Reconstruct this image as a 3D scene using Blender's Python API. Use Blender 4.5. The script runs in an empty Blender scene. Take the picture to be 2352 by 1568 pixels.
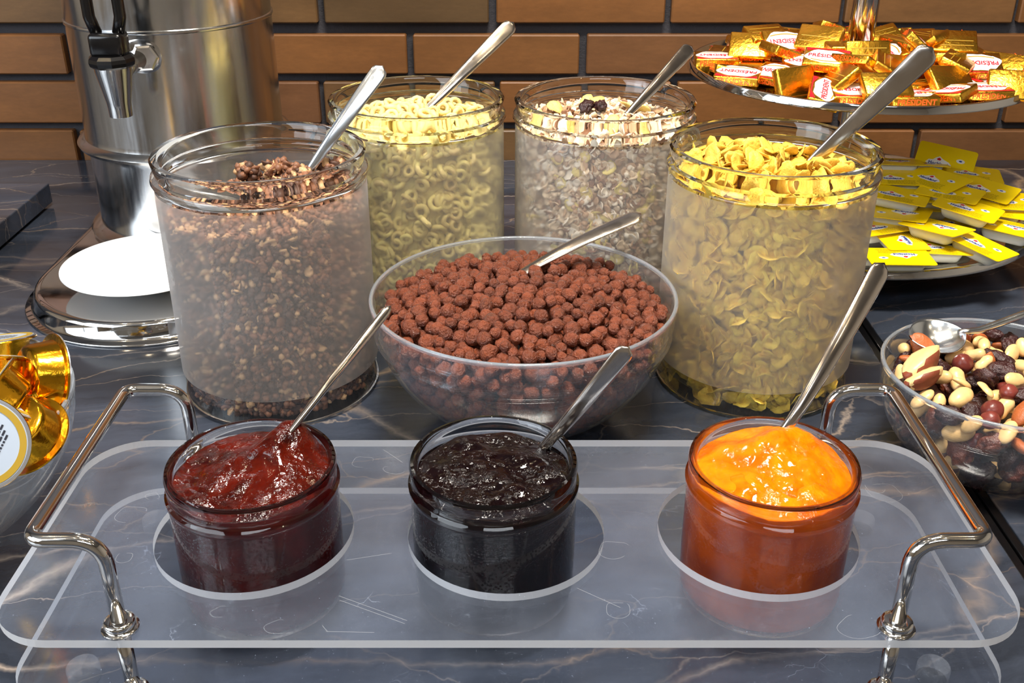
import bpy, bmesh, math, random
import numpy as np
from mathutils import Vector, Matrix, noise

random.seed(7)
rng = np.random.default_rng(7)
SC = bpy.context.scene
COL = SC.collection
PI = math.pi

# ------------------------------------------------------------------ camera, world, lights, exposure
CH, TH, FP, CX, CY = 0.4114, math.radians(27.15), 2413.0, 1170.3, 784.2
cd = bpy.data.cameras.new('camera')
cam = bpy.data.objects.new('camera', cd); COL.objects.link(cam)
cam.location = (0, 0, CH)
cam.rotation_euler = (PI / 2 - TH, 0, 0)
cd.sensor_width = 36.0
cd.lens = 36.0 * FP / 2352.0
cd.shift_x = (1176 - CX) / 2352.0
cd.clip_start = 0.02
SC.camera = cam

w = bpy.data.worlds.new('world'); SC.world = w; w.use_nodes = True
w.node_tree.nodes['Background'].inputs[0].default_value = (0.62, 0.66, 0.74, 1)
w.node_tree.nodes['Background'].inputs[1].default_value = 0.12

def area(name, loc, target, sx, sy, power, color):
    l = bpy.data.lights.new(name, 'AREA'); l.shape = 'RECTANGLE'; l.size = sx; l.size_y = sy
    l.energy = power; l.color = color
    o = bpy.data.objects.new(name, l); COL.objects.link(o); o.location = loc
    o.rotation_euler = (Vector(target) - Vector(loc)).to_track_quat('-Z', 'Y').to_euler()
    return o
area('window_daylight', (-1.55, -0.55, 1.05), (0.0, 0.65, 0.1), 1.3, 1.1, 19, (0.84, 0.92, 1.0))
area('ceiling_panel_light', (0.10, 0.42, 1.62), (0.05, 0.72, 0.0), 0.50, 0.24, 34, (1.0, 0.93, 0.83))
area('rear_fill_light', (0.2, -1.1, 1.66), (0.1, 0.6, 0.1), 1.2, 0.5, 10, (0.90, 0.95, 1.0))  # added cool fill behind the camera, for frontal light and glare
SPOTS = [(-0.85, 0.55), (-0.3, 0.95), (0.45, 0.98), (0.9, 0.5), (-0.45, 0.05), (0.6, -0.1), (0.05, -0.45), (-0.9, -0.5), (1.1, -0.6)]
for i, (x, y) in enumerate(SPOTS):
    l = bpy.data.lights.new('downlight', 'POINT'); l.energy = 2.0; l.color = (1.0, 0.80, 0.52); l.shadow_soft_size = 0.022
    o = bpy.data.objects.new('downlight', l); COL.objects.link(o); o.location = (x, y, 1.62)

SC.view_settings.view_transform = 'Standard'
SC.view_settings.look = 'None'
SC.view_settings.exposure = 0.43
SC.view_settings.gamma = 1.0
SC.view_settings.use_curve_mapping = False
cy = SC.cycles
cy.max_bounces = 14; cy.diffuse_bounces = 3; cy.glossy_bounces = 4; cy.transmission_bounces = 12
cy.transparent_max_bounces = 24; cy.volume_bounces = 0
cy.sample_clamp_indirect = 6.0
cy.sample_clamp_direct = 0.0
cy.use_denoising = True
cy.use_adaptive_sampling = True
cy.adaptive_threshold = 0.04

# ------------------------------------------------------------------ helpers
def ray(px, py):
    c, s = math.cos(TH), math.sin(TH)
    u = (px - CX) / FP; v = -(py - CY) / FP
    return Vector((u, c + v * s, -s + v * c))
def at_z(px, py, z):
    d = ray(px, py); t = (z - CH) / d.z
    return Vector((0, 0, CH)) + d * t
def at_y(px, py, y):
    d = ray(px, py); t = y / d.y
    return Vector((0, 0, CH)) + d * t

def lin(c):
    return tuple(((x / 255.0) / 12.92 if x / 255.0 <= 0.04045 else ((x / 255.0 + 0.055) / 1.055) ** 2.4) for x in c)
def rgb(*c):
    return lin(c) + (1.0,)

class NT:
    def __init__(s, name):
        s.m = bpy.data.materials.new(name); s.m.use_nodes = True
        s.t = s.m.node_tree; s.t.nodes.clear()
        s.out = s.t.nodes.new('ShaderNodeOutputMaterial')
    def n(s, kind, **kw):
        nd = s.t.nodes.new('ShaderNode' + kind)
        for k, v in kw.items():
            if k.startswith('_'): setattr(nd, k[1:], v)
            else:
                key = k.replace('__', ' ')
                nd.inputs[key].default_value = v
        return nd
    def l(s, a, b): s.t.links.new(a, b)
    def ramp(s, fac, stops, interp='LINEAR'):
        r = s.n('ValToRGB'); s.l(fac, r.inputs[0]); cr = r.color_ramp; cr.interpolation = interp
        while len(cr.elements) < len(stops): cr.elements.new(0.5)
        for e, (p, c) in zip(cr.elements, stops):
            e.position = p; e.color = c if len(c) == 4 else (*c, 1)
        return r.outputs[0]
    def mixc(s, fac, a, b, mode='MIX'):
        x = s.n('Mix', _data_type='RGBA', _blend_type=mode)
        for sock, val in ((x.inputs[0], fac), (x.inputs[6], a), (x.inputs[7], b)):
            if hasattr(val, 'is_linked') or hasattr(val, 'links'): s.l(val, sock)
            else: sock.default_value = val
        return x.outputs[2]
    def coord(s, which='Object', scale=(1, 1, 1), rot=(0, 0, 0)):
        tc = s.n('TexCoord'); mp = s.n('Mapping'); s.l(tc.outputs[which], mp.inputs[0])
        mp.inputs['Scale'].default_value = scale; mp.inputs['Rotation'].default_value = rot
        return mp.outputs[0]
    def geo(s, scale=(1, 1, 1), rot=(0, 0, 0)):
        g = s.n('NewGeometry'); mp = s.n('Mapping'); s.l(g.outputs['Position'], mp.inputs[0])
        mp.inputs['Scale'].default_value = scale; mp.inputs['Rotation'].default_value = rot
        return mp.outputs[0]
    def noise(s, vec, scale, detail=4, rough=0.5, dist=0.0):
        nd = s.n('TexNoise'); nd.inputs['Scale'].default_value = scale; nd.inputs['Detail'].default_value = detail
        nd.inputs['Roughness'].default_value = rough; nd.inputs['Distortion'].default_value = dist
        if vec is not None: s.l(vec, nd.inputs['Vector'])
        return nd.outputs['Fac']
    def bump(s, h, strength=0.3, distance=0.001, normal=None):
        b = s.n('Bump'); b.inputs['Strength'].default_value = strength; b.inputs['Distance'].default_value = distance
        s.l(h, b.inputs['Height'])
        if normal is not None: s.l(normal, b.inputs['Normal'])
        return b.outputs[0]
    def bsdf(s, color, rough=0.5, metal=0.0, **kw):
        b = s.n('BsdfPrincipled')
        if hasattr(color, 'links'): s.l(color, b.inputs['Base Color'])
        else: b.inputs['Base Color'].default_value = color
        if hasattr(rough, 'links'): s.l(rough, b.inputs['Roughness'])
        else: b.inputs['Roughness'].default_value = rough
        b.inputs['Metallic'].default_value = metal
        for k, v in kw.items():
            key = k.replace('_', ' ')
            if hasattr(v, 'links'): s.l(v, b.inputs[key])
            else: b.inputs[key].default_value = v
        return b
    def done(s, shader):
        s.l(shader, s.out.inputs[0]); return s.m

def plain(name, color, rough=0.5, metal=0.0, bumpscale=0, bumpstr=0.2, bumpdist=0.0005, vary=0.0, **kw):
    t = NT(name)
    col = color
    v = t.geo()
    if vary:
        oi = t.n('ObjectInfo')
        f = t.noise(v, 180, 3)
        mx = t.n('Math', _operation='MULTIPLY_ADD'); t.l(oi.outputs['Random'], mx.inputs[0]); mx.inputs[1].default_value = 0.55
        t.l(f, mx.inputs[2])
        c2 = tuple(min(1, c * (1 + vary)) for c in color[:3]) + (1,)
        c1 = tuple(c * (1 - vary) for c in color[:3]) + (1,)
        col = t.ramp(mx.outputs[0], [(0.35, c1), (1.05 if False else 1.0, c2)])
    b = t.bsdf(col, rough, metal, **kw)
    if bumpscale:
        h = t.noise(v, bumpscale, 4, 0.6)
        t.l(t.bump(h, bumpstr, bumpdist), b.inputs['Normal'])
    return t.done(b.outputs[0])

# ------------------------------------------------------------------ materials
def m_glass(name, tint=(1, 1, 1), rough=0.0, ior=1.47):
    t = NT(name)
    b = t.bsdf((*tint, 1), rough, 0, Transmission_Weight=1.0, IOR=ior)
    return t.done(b.outputs[0])

def thin_glass(name, tint=(0.97, 0.98, 0.985), rough=0.02, haze=0.02, bump=None, boost=1.0):
    """wall of blown glass: see-through with a Fresnel mirror sheen on both of its faces"""
    t = NT(name)
    tr = t.n('BsdfTransparent'); tr.inputs[0].default_value = (*tint, 1)
    gl = t.n('BsdfGlossy'); gl.inputs['Roughness'].default_value = rough; gl.inputs[0].default_value = (1, 1, 1, 1)
    lw = t.n('LayerWeight'); lw.inputs[0].default_value = 0.5
    mp = t.n('Math', _operation='POWER'); t.l(lw.outputs['Facing'], mp.inputs[0]); mp.inputs[1].default_value = 3.2
    ma = t.n('Math', _operation='MULTIPLY_ADD'); t.l(mp.outputs[0], ma.inputs[0]); ma.inputs[1].default_value = 0.62 * boost; ma.inputs[2].default_value = 0.045 * boost
    if bump:
        v = t.coord('Object'); vo = t.n('TexVoronoi', _feature='F1'); vo.inputs['Scale'].default_value = bump; t.l(v, vo.inputs['Vector'])
        h = t.ramp(vo.outputs['Distance'], [(0.0, (1, 1, 1)), (0.45, (0, 0, 0))])
        t.l(t.bump(h, 0.7, 0.0008), gl.inputs['Normal'])
    m1 = t.n('MixShader'); t.l(ma.outputs[0], m1.inputs[0]); t.l(tr.outputs[0], m1.inputs[1]); t.l(gl.outputs[0], m1.inputs[2])
    df = t.n('BsdfDiffuse'); df.inputs[0].default_value = (0.8, 0.84, 0.9, 1)
    m2 = t.n('MixShader'); m2.inputs[0].default_value = haze; t.l(m1.outputs[0], m2.inputs[1]); t.l(df.outputs[0], m2.inputs[2])
    return t.done(m2.outputs[0])
M = {}
M['thin'] = thin_glass('bowl_glass', haze=0.03, boost=1.15)
M['thin_jar'] = thin_glass('jar_wall')
M['thin_green'] = thin_glass('greenish_jar_wall', (0.93, 0.95, 0.86))
M['thin_wet'] = thin_glass('wet_jar_glass', (0.97, 0.97, 0.97), 0.05, 0.0, 700, 0.75)
M['thin_in'] = thin_glass('jar_inner_wall', (1, 1, 1), 0.1, 0.0, None, 0.15)
M['glass'] = m_glass('clear_glass', (0.97, 0.985, 0.98))
M['glass_green'] = m_glass('greenish_glass', (0.90, 0.93, 0.84))
def m_rim():
    t = NT('bowl_rim_glass'); b = t.bsdf((0.95, 0.98, 1.0, 1), 0.03, 0, Transmission_Weight=1.0, IOR=1.47)
    d = t.bsdf((0.72, 0.80, 0.88, 1), 0.2); m = t.n('MixShader'); m.inputs[0].default_value = 0.2  # bluish diffuse paints in the light that the rim catches
    t.l(b.outputs[0], m.inputs[1]); t.l(d.outputs[0], m.inputs[2]); return t.done(m.outputs[0])
M['rim'] = m_rim()
M['jam_glass'] = m_glass('jam_jar_glass', (0.97, 0.97, 0.97), 0.02)

def m_frost():
    t = NT('frosted_glass')
    v = t.coord('Object')
    n1 = t.noise(v, 22, 5, 0.6, 0.6)
    r = t.ramp(n1, [(0.3, (0.20,) * 3), (0.8, (0.30,) * 3)])
    g = t.n('BsdfRefraction'); g.inputs['IOR'].default_value = 1.22; t.l(r, g.inputs['Roughness']); g.inputs[0].default_value = (1, 1, 1, 1)
    tp = t.n('BsdfTransparent'); tp.inputs[0].default_value = (1, 1, 1, 1)
    mt = t.n('MixShader'); mt.inputs[0].default_value = 0.52; t.l(tp.outputs[0], mt.inputs[1]); t.l(g.outputs[0], mt.inputs[2])
    d = t.n('BsdfDiffuse'); d.inputs[0].default_value = (0.88, 0.86, 0.84, 1)  # neutral frost tinted warm, painting in colour bleeding from the cereal
    tr = t.n('BsdfTranslucent'); tr.inputs[0].default_value = (0.92, 0.90, 0.87, 1)
    m0 = t.n('MixShader'); m0.inputs[0].default_value = 0.45; t.l(d.outputs[0], m0.inputs[1]); t.l(tr.outputs[0], m0.inputs[2])
    lw = t.n('LayerWeight'); lw.inputs[0].default_value = 0.35
    ma = t.n('Math', _operation='MULTIPLY_ADD'); t.l(lw.outputs['Facing'], ma.inputs[0]); ma.inputs[1].default_value = 0.45; ma.inputs[2].default_value = 0.17
    m1 = t.n('MixShader'); t.l(ma.outputs[0], m1.inputs[0])
    t.l(mt.outputs[0], m1.inputs[1]); t.l(m0.outputs[0], m1.inputs[2])
    gl = t.n('BsdfGlossy'); gl.inputs['Roughness'].default_value = 0.28
    m2 = t.n('MixShader'); m2.inputs[0].default_value = 0.035; t.l(m1.outputs[0], m2.inputs[1]); t.l(gl.outputs[0], m2.inputs[2])
    return t.done(m2.outputs[0])
M['frost'] = m_frost()

def m_acrylic(name, haze_lo, haze_hi, haze_color=(0.66, 0.77, 1.0)):
    """clear acrylic sheet: see-through with a mirror sheen and a milky layer of scuffs tinted with bluish glare"""
    t = NT(name)
    g = t.geo()
    tr = t.n('BsdfTransparent'); tr.inputs[0].default_value = (0.93, 0.94, 0.96, 1)
    gl = t.n('BsdfGlossy'); gl.inputs['Roughness'].default_value = 0.06; gl.inputs[0].default_value = (1, 1, 1, 1)
    lw = t.n('LayerWeight'); lw.inputs[0].default_value = 0.5
    pw = t.n('Math', _operation='POWER'); t.l(lw.outputs['Facing'], pw.inputs[0]); pw.inputs[1].default_value = 4.0
    fr = t.n('Math', _operation='MULTIPLY_ADD'); t.l(pw.outputs[0], fr.inputs[0]); fr.inputs[1].default_value = 0.7; fr.inputs[2].default_value = 0.032
    n2 = t.noise(g, 320, 6, 0.7); t.l(t.bump(n2, 0.10, 0.0006), gl.inputs['Normal'])
    mx = t.n('MixShader'); t.l(fr.outputs[0], mx.inputs[0]); t.l(tr.outputs[0], mx.inputs[1]); t.l(gl.outputs[0], mx.inputs[2])
    # smudges, dried rings and hairline scratches
    sm = t.ramp(t.noise(g, 9, 6, 0.68, 0.5), [(0.30, (haze_lo,) * 3), (0.75, (haze_hi,) * 3)])
    sp = t.ramp(t.noise(g, 900, 2, 0.6), [(0.70, (0, 0, 0)), (0.78, (0.35,) * 3)])
    wv = t.n('TexVoronoi', _feature='DISTANCE_TO_EDGE'); wv.inputs['Scale'].default_value = 21
    nd = t.n('TexNoise'); nd.inputs['Scale'].default_value = 40; nd.inputs['Detail'].default_value = 5; t.l(g, nd.inputs['Vector'])
    vm = t.n('VectorMath', _operation='MULTIPLY_ADD'); t.l(nd.outputs['Color'], vm.inputs[0]); vm.inputs[1].default_value = (0.045,) * 3; t.l(g, vm.inputs[2])
    t.l(vm.outputs[0], wv.inputs['Vector'])
    ln = t.ramp(wv.outputs['Distance'], [(0.0, (0.20,) * 3), (0.008, (0, 0, 0))])
    pm = t.ramp(t.noise(g, 26, 3, 0.5), [(0.60, (0, 0, 0)), (0.66, (1, 1, 1))])
    ln2 = t.mixc(1.0, ln, pm, 'MULTIPLY')
    a1 = t.mixc(1.0, sm, sp, 'ADD'); a2 = t.mixc(1.0, a1, ln2, 'ADD')
    df = t.n('BsdfDiffuse'); df.inputs[0].default_value = (*haze_color, 1)  # scuff haze coloured blue to paint in the cool window sheen
    tl = t.n('BsdfTranslucent'); tl.inputs[0].default_value = (*haze_color, 1)
    dd = t.n('MixShader'); dd.inputs[0].default_value = 0.35; t.l(df.outputs[0], dd.inputs[1]); t.l(tl.outputs[0], dd.inputs[2])
    m2 = t.n('MixShader'); t.l(a2, m2.inputs[0]); t.l(mx.outputs[0], m2.inputs[1]); t.l(dd.outputs[0], m2.inputs[2])
    return t.done(m2.outputs[0])
M['acrylic'] = m_acrylic('scuffed_acrylic', 0.022, 0.09)
M['acrylic_low'] = m_acrylic('scuffed_acrylic_lower', 0.010, 0.045)
def m_edge():
    t = NT('painted_glow_acrylic_edge')
    tr = t.n('BsdfTransparent'); tr.inputs[0].default_value = (0.9, 0.92, 0.95, 1)
    d = t.bsdf((0.92, 0.93, 0.95, 1), 0.25)  # near-white diffuse paints in the bright glow of the lit edges
    tl = t.n('BsdfTranslucent'); tl.inputs[0].default_value = (0.85, 0.87, 0.9, 1)
    a = t.n('MixShader'); a.inputs[0].default_value = 0.45; t.l(d.outputs[0], a.inputs[1]); t.l(tl.outputs[0], a.inputs[2])
    b = t.n('MixShader'); b.inputs[0].default_value = 0.94; t.l(tr.outputs[0], b.inputs[1]); t.l(a.outputs[0], b.inputs[2])
    return t.done(b.outputs[0])
M['edge'] = m_edge()

def m_steel(name, color=(0.62, 0.61, 0.60), rough=0.12, streak=True, scl=(1, 1, 1), amt=0.05):
    t = NT(name)
    v = t.coord('Object', scl)
    n = t.noise(v, 60, 5, 0.65)
    r = t.ramp(n, [(0.3, (max(0.02, rough - amt),) * 3), (0.75, (rough + amt,) * 3)])
    b = t.bsdf((*color, 1), r, 1.0)
    if streak:
        n2 = t.noise(v, 14, 3, 0.5)
        t.l(t.bump(n2, 0.12, 0.002), b.inputs['Normal'])
    return t.done(b.outputs[0])
M['steel'] = m_steel('polished_steel')
M['steel_urn'] = m_steel('urn_steel', (0.60, 0.60, 0.60), 0.19, True, (3, 3, 0.25), 0.06)
M['steel_base'] = m_steel('tray_steel', (0.66, 0.65, 0.64), 0.06, False, (1, 1, 1), 0.03)
M['chrome'] = m_steel('chrome_tube', (0.72, 0.70, 0.67), 0.07, False, (1, 1, 1), 0.03)
M['spoon'] = m_steel('reflection_tinted_spoon_steel', (0.70, 0.63, 0.56), 0.17, False, (1, 1, 1), 0.07)  # brown in the steel colour paints in reflections of wall and food
M['spoon_bright'] = m_steel('bright_spoon_steel', (0.80, 0.84, 0.88), 0.20, False, (1, 1, 1), 0.05)
M['black'] = plain('black_plastic', rgb(14, 13, 14), 0.18)
M['porcelain'] = plain('white_porcelain', rgb(240, 242, 244), 0.12)
M['foot'] = thin_glass('clear_foot_pad', (0.93, 0.94, 0.95), 0.15, 0.10)

def m_marble():
    t = NT('dark_marble')
    g = t.geo((1, 1, 1), (0, 0, math.radians(-8)))
    nd = t.n('TexNoise'); nd.inputs['Scale'].default_value = 3.2; nd.inputs['Detail'].default_value = 7; nd.inputs['Roughness'].default_value = 0.6; t.l(g, nd.inputs['Vector'])
    vm = t.n('VectorMath', _operation='MULTIPLY_ADD'); t.l(nd.outputs['Color'], vm.inputs[0]); vm.inputs[1].default_value = (0.24, 0.12, 0.0); t.l(g, vm.inputs[2])
    mp = t.n('Mapping'); t.l(vm.outputs[0], mp.inputs[0]); mp.inputs['Scale'].default_value = (0.55, 2.3, 1)
    # veins
    v1 = t.n('TexVoronoi', _feature='DISTANCE_TO_EDGE'); v1.inputs['Scale'].default_value = 3.4; t.l(mp.outputs[0], v1.inputs['Vector'])
    mp2 = t.n('Mapping'); t.l(vm.outputs[0], mp2.inputs[0]); mp2.inputs['Scale'].default_value = (0.8, 2.6, 1); mp2.inputs['Rotation'].default_value = (0, 0, 0.45)
    v2 = t.n('TexVoronoi', _feature='DISTANCE_TO_EDGE'); v2.inputs['Scale'].default_value = 6.5; t.l(mp2.outputs[0], v2.inputs['Vector'])
    vein1 = t.ramp(v1.outputs['Distance'], [(0.0, (1, 1, 1)), (0.007, (0.45,) * 3), (0.018, (0, 0, 0))])
    vein2 = t.ramp(v2.outputs['Distance'], [(0.0, (0.8,) * 3), (0.009, (0, 0, 0))])
    mask = t.ramp(t.noise(g, 5, 3, 0.5), [(0.40, (0.15,) * 3), (0.62, (0.9,) * 3)])
    veins = t.mixc(1.0, t.mixc(1.0, vein1, vein2, 'ADD'), mask, 'MULTIPLY')
    base = t.ramp(t.noise(mp.outputs[0], 2.2, 7, 0.62), [(0.28, rgb(28, 30, 36)), (0.46, rgb(46, 51, 61)), (0.58, rgb(66, 73, 87)), (0.75, rgb(70, 63, 61))])
    gx = t.n('SeparateXYZ'); t.l(g, gx.inputs[0])
    fine = t.ramp(t.noise(mp.outputs[0], 26, 5, 0.7), [(0.3, (0.72,) * 3), (0.7, (1.15,) * 3)])
    base = t.mixc(1.0, base, fine, 'MULTIPLY')
    vcol = t.ramp(t.noise(g, 7, 2), [(0.4, rgb(138, 116, 94)), (0.65, rgb(170, 158, 148))])
    col = t.mixc(veins, base, vcol)
    b = t.bsdf(col, 0.13, 0, Specular_IOR_Level=0.75)
    t.l(t.bump(t.noise(g, 150, 2), 0.03, 0.0006), b.inputs['Normal'])
    return t.done(b.outputs[0])
M['marble'] = m_marble()
M['joint'] = plain('black_joint', rgb(10, 10, 12), 0.25)
M['joint_grey'] = plain('grey_joint_line', rgb(42, 42, 46), 0.35)

def m_brick():
    t = NT('glazed_brick')
    oi = t.n('ObjectInfo')
    base = t.ramp(oi.outputs['Random'], [(0.0, rgb(116, 76, 40)), (0.22, rgb(126, 82, 44)), (0.42, rgb(100, 75, 46)), (0.58, rgb(120, 74, 44)), (0.78, rgb(88, 68, 44)), (1.0, rgb(130, 84, 44))])
    g = t.geo((1, 1, 3.5))
    f = t.ramp(t.noise(g, 9, 5, 0.6), [(0.3, (0.82,) * 3), (0.7, (1.15,) * 3)])
    f2 = t.ramp(t.noise(g, 90, 3, 0.6), [(0.35, (0.92,) * 3), (0.7, (1.05,) * 3)])
    c = t.mixc(1.0, t.mixc(1.0, base, f, 'MULTIPLY'), f2, 'MULTIPLY')
    b = t.bsdf(c, 0.42)
    t.l(t.bump(t.noise(t.geo(), 260, 4, 0.65), 0.12, 0.0008), b.inputs['Normal'])
    return t.done(b.outputs[0])
M['brick'] = m_brick()
M['mortar'] = plain('dark_mortar', rgb(58, 57, 62), 0.95, 0, 260, 0.6, 0.002)
M['plaster'] = plain('plaster', rgb(196, 186, 172), 0.8)
M['ceiling'] = plain('ceiling_paint', rgb(150, 148, 146), 0.8)
M['floor'] = plain('dark_floor', rgb(74, 62, 52), 0.4)

# foods
M['choc'] = plain('chocolate_cereal', rgb(122, 60, 34), 0.22, 0, 560, 1.0, 0.0030, 0.30, Specular_IOR_Level=0.8)
def m_food(name, c, rough=0.6, sss=0.0, bs=300, bst=0.5, bd=0.0008, vary=0.25, **kw):
    return plain(name, c, rough, 0, bs, bst, bd, vary, **kw)
M['ring'] = m_food('oat_ring', rgb(248, 212, 140), 0.6)
M['flake'] = m_food('corn_flake', rgb(255, 198, 80), 0.5, 0, 350, 0.9, 0.0012)
M['flake_pale'] = m_food('corn_flake_pale', rgb(246, 212, 124), 0.5, 0, 350, 0.9, 0.0012)
M['oat'] = m_food('oat_cream', rgb(214, 190, 158))
M['oat_tan'] = m_food('oat_tan', rgb(178, 142, 108))
M['oat_white'] = m_food('oat_pale', rgb(232, 218, 198))
M['bran'] = m_food('bran_brown', rgb(128, 88, 62))
M['raisin'] = plain('raisin_skin', rgb(52, 24, 24), 0.30, 0, 330, 1.0, 0.0020, 0.45, Specular_IOR_Level=0.7)
M['raisin_brown'] = plain('raisin_brown_skin', rgb(104, 46, 24), 0.30, 0, 240, 1.0, 0.0022, 0.35, Specular_IOR_Level=0.7)
M['gran_dark'] = m_food('granola_dark', rgb(84, 56, 42), 0.55)
M['gran_mid'] = m_food('granola_brown', rgb(132, 88, 62), 0.5)
M['gran_tan'] = m_food('granola_oat', rgb(196, 156, 112), 0.5)
M['peanut'] = m_food('peanut', rgb(232, 190, 128), 0.36, 0, 160, 0.4, 0.0008, 0.18)
M['almond'] = m_food('almond_skin', rgb(172, 92, 46), 0.45, 0, 420, 0.8, 0.0008, 0.2)
M['brazil'] = m_food('brazil_nut', rgb(226, 192, 132), 0.4, 0, 90, 0.5, 0.001, 0.15)
M['brazil_skin'] = m_food('brazil_nut_skin', rgb(128, 62, 38), 0.5)
M['hazel'] = m_food('hazelnut_skin', rgb(112, 48, 40), 0.3, 0, 160, 0.5, 0.0008, 0.2)

def m_jam(name, c1, c2, sss=0.5, scale=60, drop=0.6, spec=0.6):
    t = NT(name)
    v = t.coord('Object')
    col = t.ramp(t.noise(v, scale, 4, 0.6, 0.8), [(0.35, c1), (0.65, c2)])
    b = t.bsdf(col, 0.045, 0, Subsurface_Weight=sss, Subsurface_Scale=0.012, IOR=1.45, Specular_IOR_Level=spec)
    b.inputs['Subsurface Radius'].default_value = (1.0, 0.45, 0.1)
    n1 = t.noise(v, 290, 3, 0.6, 1.0)
    lo = t.ramp(t.noise(v, 75, 3, 0.5), [(0.46, (0.08,) * 3), (0.60, (1, 1, 1))])
    n1 = t.mixc(1.0, n1, lo, 'MULTIPLY')
    t.l(t.bump(n1, drop, 0.0034), b.inputs['Normal'])
    return t.done(b.outputs[0])
M['jam_red'] = m_jam('red_jam', rgb(42, 4, 1), rgb(82, 16, 4), 0.12, 60, 0.5)
M['jam_dark'] = m_jam('dark_jam', rgb(6, 1, 2), rgb(16, 3, 4), 0.0, 40, 0.7, 0.4)
M['jam_orange'] = m_jam('orange_jam', rgb(212, 92, 0), rgb(240, 134, 4), 0.22, 45, 0.3)

def m_jambody(name, c1, c2):
    """glass wall of a filled jam jar: coloured by the jam behind it, wet with fine droplets"""
    t = NT(name)
    v = t.coord('Object')
    col = t.ramp(t.noise(v, 38, 4, 0.55), [(0.35, c1), (0.7, c2)])
    b = t.bsdf(col, 0.16, 0, Subsurface_Weight=0.12, Subsurface_Scale=0.006, IOR=1.3)
    return t.done(b.outputs[0])

def m_dropglass():
    t = NT('wet_jar_glass')
    v = t.coord('Object')
    vo = t.n('TexVoronoi', _feature='F1'); vo.inputs['Scale'].default_value = 620; t.l(v, vo.inputs['Vector'])
    h = t.ramp(vo.outputs['Distance'], [(0.0, (1, 1, 1)), (0.42, (0, 0, 0))])
    b = t.bsdf((0.97, 0.97, 0.97, 1), 0.05, 0, Transmission_Weight=1.0, IOR=1.47)
    t.l(t.bump(h, 0.30, 0.0005), b.inputs['Normal'])
    return t.done(b.outputs[0])
M['wet_glass'] = m_dropglass()

M['foil'] = plain('gold_foil', rgb(246, 186, 62), 0.24, 1.0, 260, 0.5, 0.0012)
M['foil_dark'] = plain('gold_foil_back', rgb(220, 170, 60), 0.30, 1.0, 160, 0.5, 0.0012)
M['pot_foil'] = plain('golden_pot_foil', rgb(240, 176, 40), 0.16, 1.0, 120, 0.3, 0.001)
M['label_white'] = plain('white_print', rgb(238, 238, 240), 0.35)
M['label_red'] = plain('red_print', rgb(206, 20, 36), 0.35)
M['label_orange'] = plain('orange_print', rgb(224, 84, 10), 0.35)
M['label_blue'] = plain('blue_print', rgb(26, 62, 150), 0.4)
M['label_gold'] = plain('old_gold_print', rgb(172, 140, 44), 0.4)
M['label_grey'] = plain('grey_print', rgb(120, 124, 140), 0.4)
M['lid_yellow'] = plain('yellow_lid_film', rgb(250, 216, 0), 0.32)
M['lid_text'] = plain('olive_small_print', rgb(186, 160, 6), 0.4)
M['tub'] = plain('cream_plastic_tub', rgb(232, 230, 220), 0.3, Subsurface_Weight=0.1)
M['paper_lid'] = plain('silver_blue_lid', rgb(178, 190, 206), 0.3)
M['pot_rim'] = plain('silver_lid_rim', rgb(214, 216, 222), 0.2, 0.8)
M['ink'] = plain('dark_ink', rgb(38, 40, 52), 0.5)
M['light_disc'] = None

# ------------------------------------------------------------------ mesh tools
def mesh_from(name, V, F, mats, mi=None, smooth=True):
    me = bpy.data.meshes.new(name)
    me.from_pydata([tuple(v) for v in V], [], F)
    for m in mats: me.materials.append(m)
    if mi is not None: me.polygons.foreach_set('material_index', mi)
    me.polygons.foreach_set('use_smooth', [smooth] * len(me.polygons))
    me.update()
    return me
def fast_mesh(name, V, F, mats, mi=None, smooth=True):
    """V (n,3) array, F (m,k) array with a constant k"""
    me = bpy.data.meshes.new(name); k = F.shape[1]
    me.vertices.add(len(V)); me.vertices.foreach_set('co', np.asarray(V, np.float32).ravel())
    me.loops.add(F.size); me.loops.foreach_set('vertex_index', F.astype(np.int32).ravel())
    me.polygons.add(len(F)); me.polygons.foreach_set('loop_start', np.arange(0, F.size, k, dtype=np.int32))
    for m in mats: me.materials.append(m)
    if mi is not None: me.polygons.foreach_set('material_index', np.asarray(mi, np.int32))
    me.update(calc_edges=True)
    me.polygons.foreach_set('use_smooth', [smooth] * len(F))
    me.validate()
    return me
def obj(name, me, parent=None, loc=None):
    o = bpy.data.objects.new(name, me); COL.objects.link(o)
    if parent is not None: o.parent = parent
    if loc is not None: o.location = loc
    return o
def tag(o, label=None, cat=None, group=None, kind=None):
    if label: o['label'] = label
    if cat: o['category'] = cat
    if group: o['group'] = group
    if kind: o['kind'] = kind
    return o
def thing(name, loc, label, cat, group=None, rot=(0, 0, 0)):
    o = bpy.data.objects.new(name, None); COL.objects.link(o)
    o.location = loc; o.rotation_euler = rot; o.empty_display_size = 0.02
    return tag(o, label, cat, group)
def copy_tree(o, parent=None):
    c = o.copy(); COL.objects.link(c)
    if parent is not None: c.parent = parent
    for ch in o.children: copy_tree(ch, c)
    return c

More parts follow.
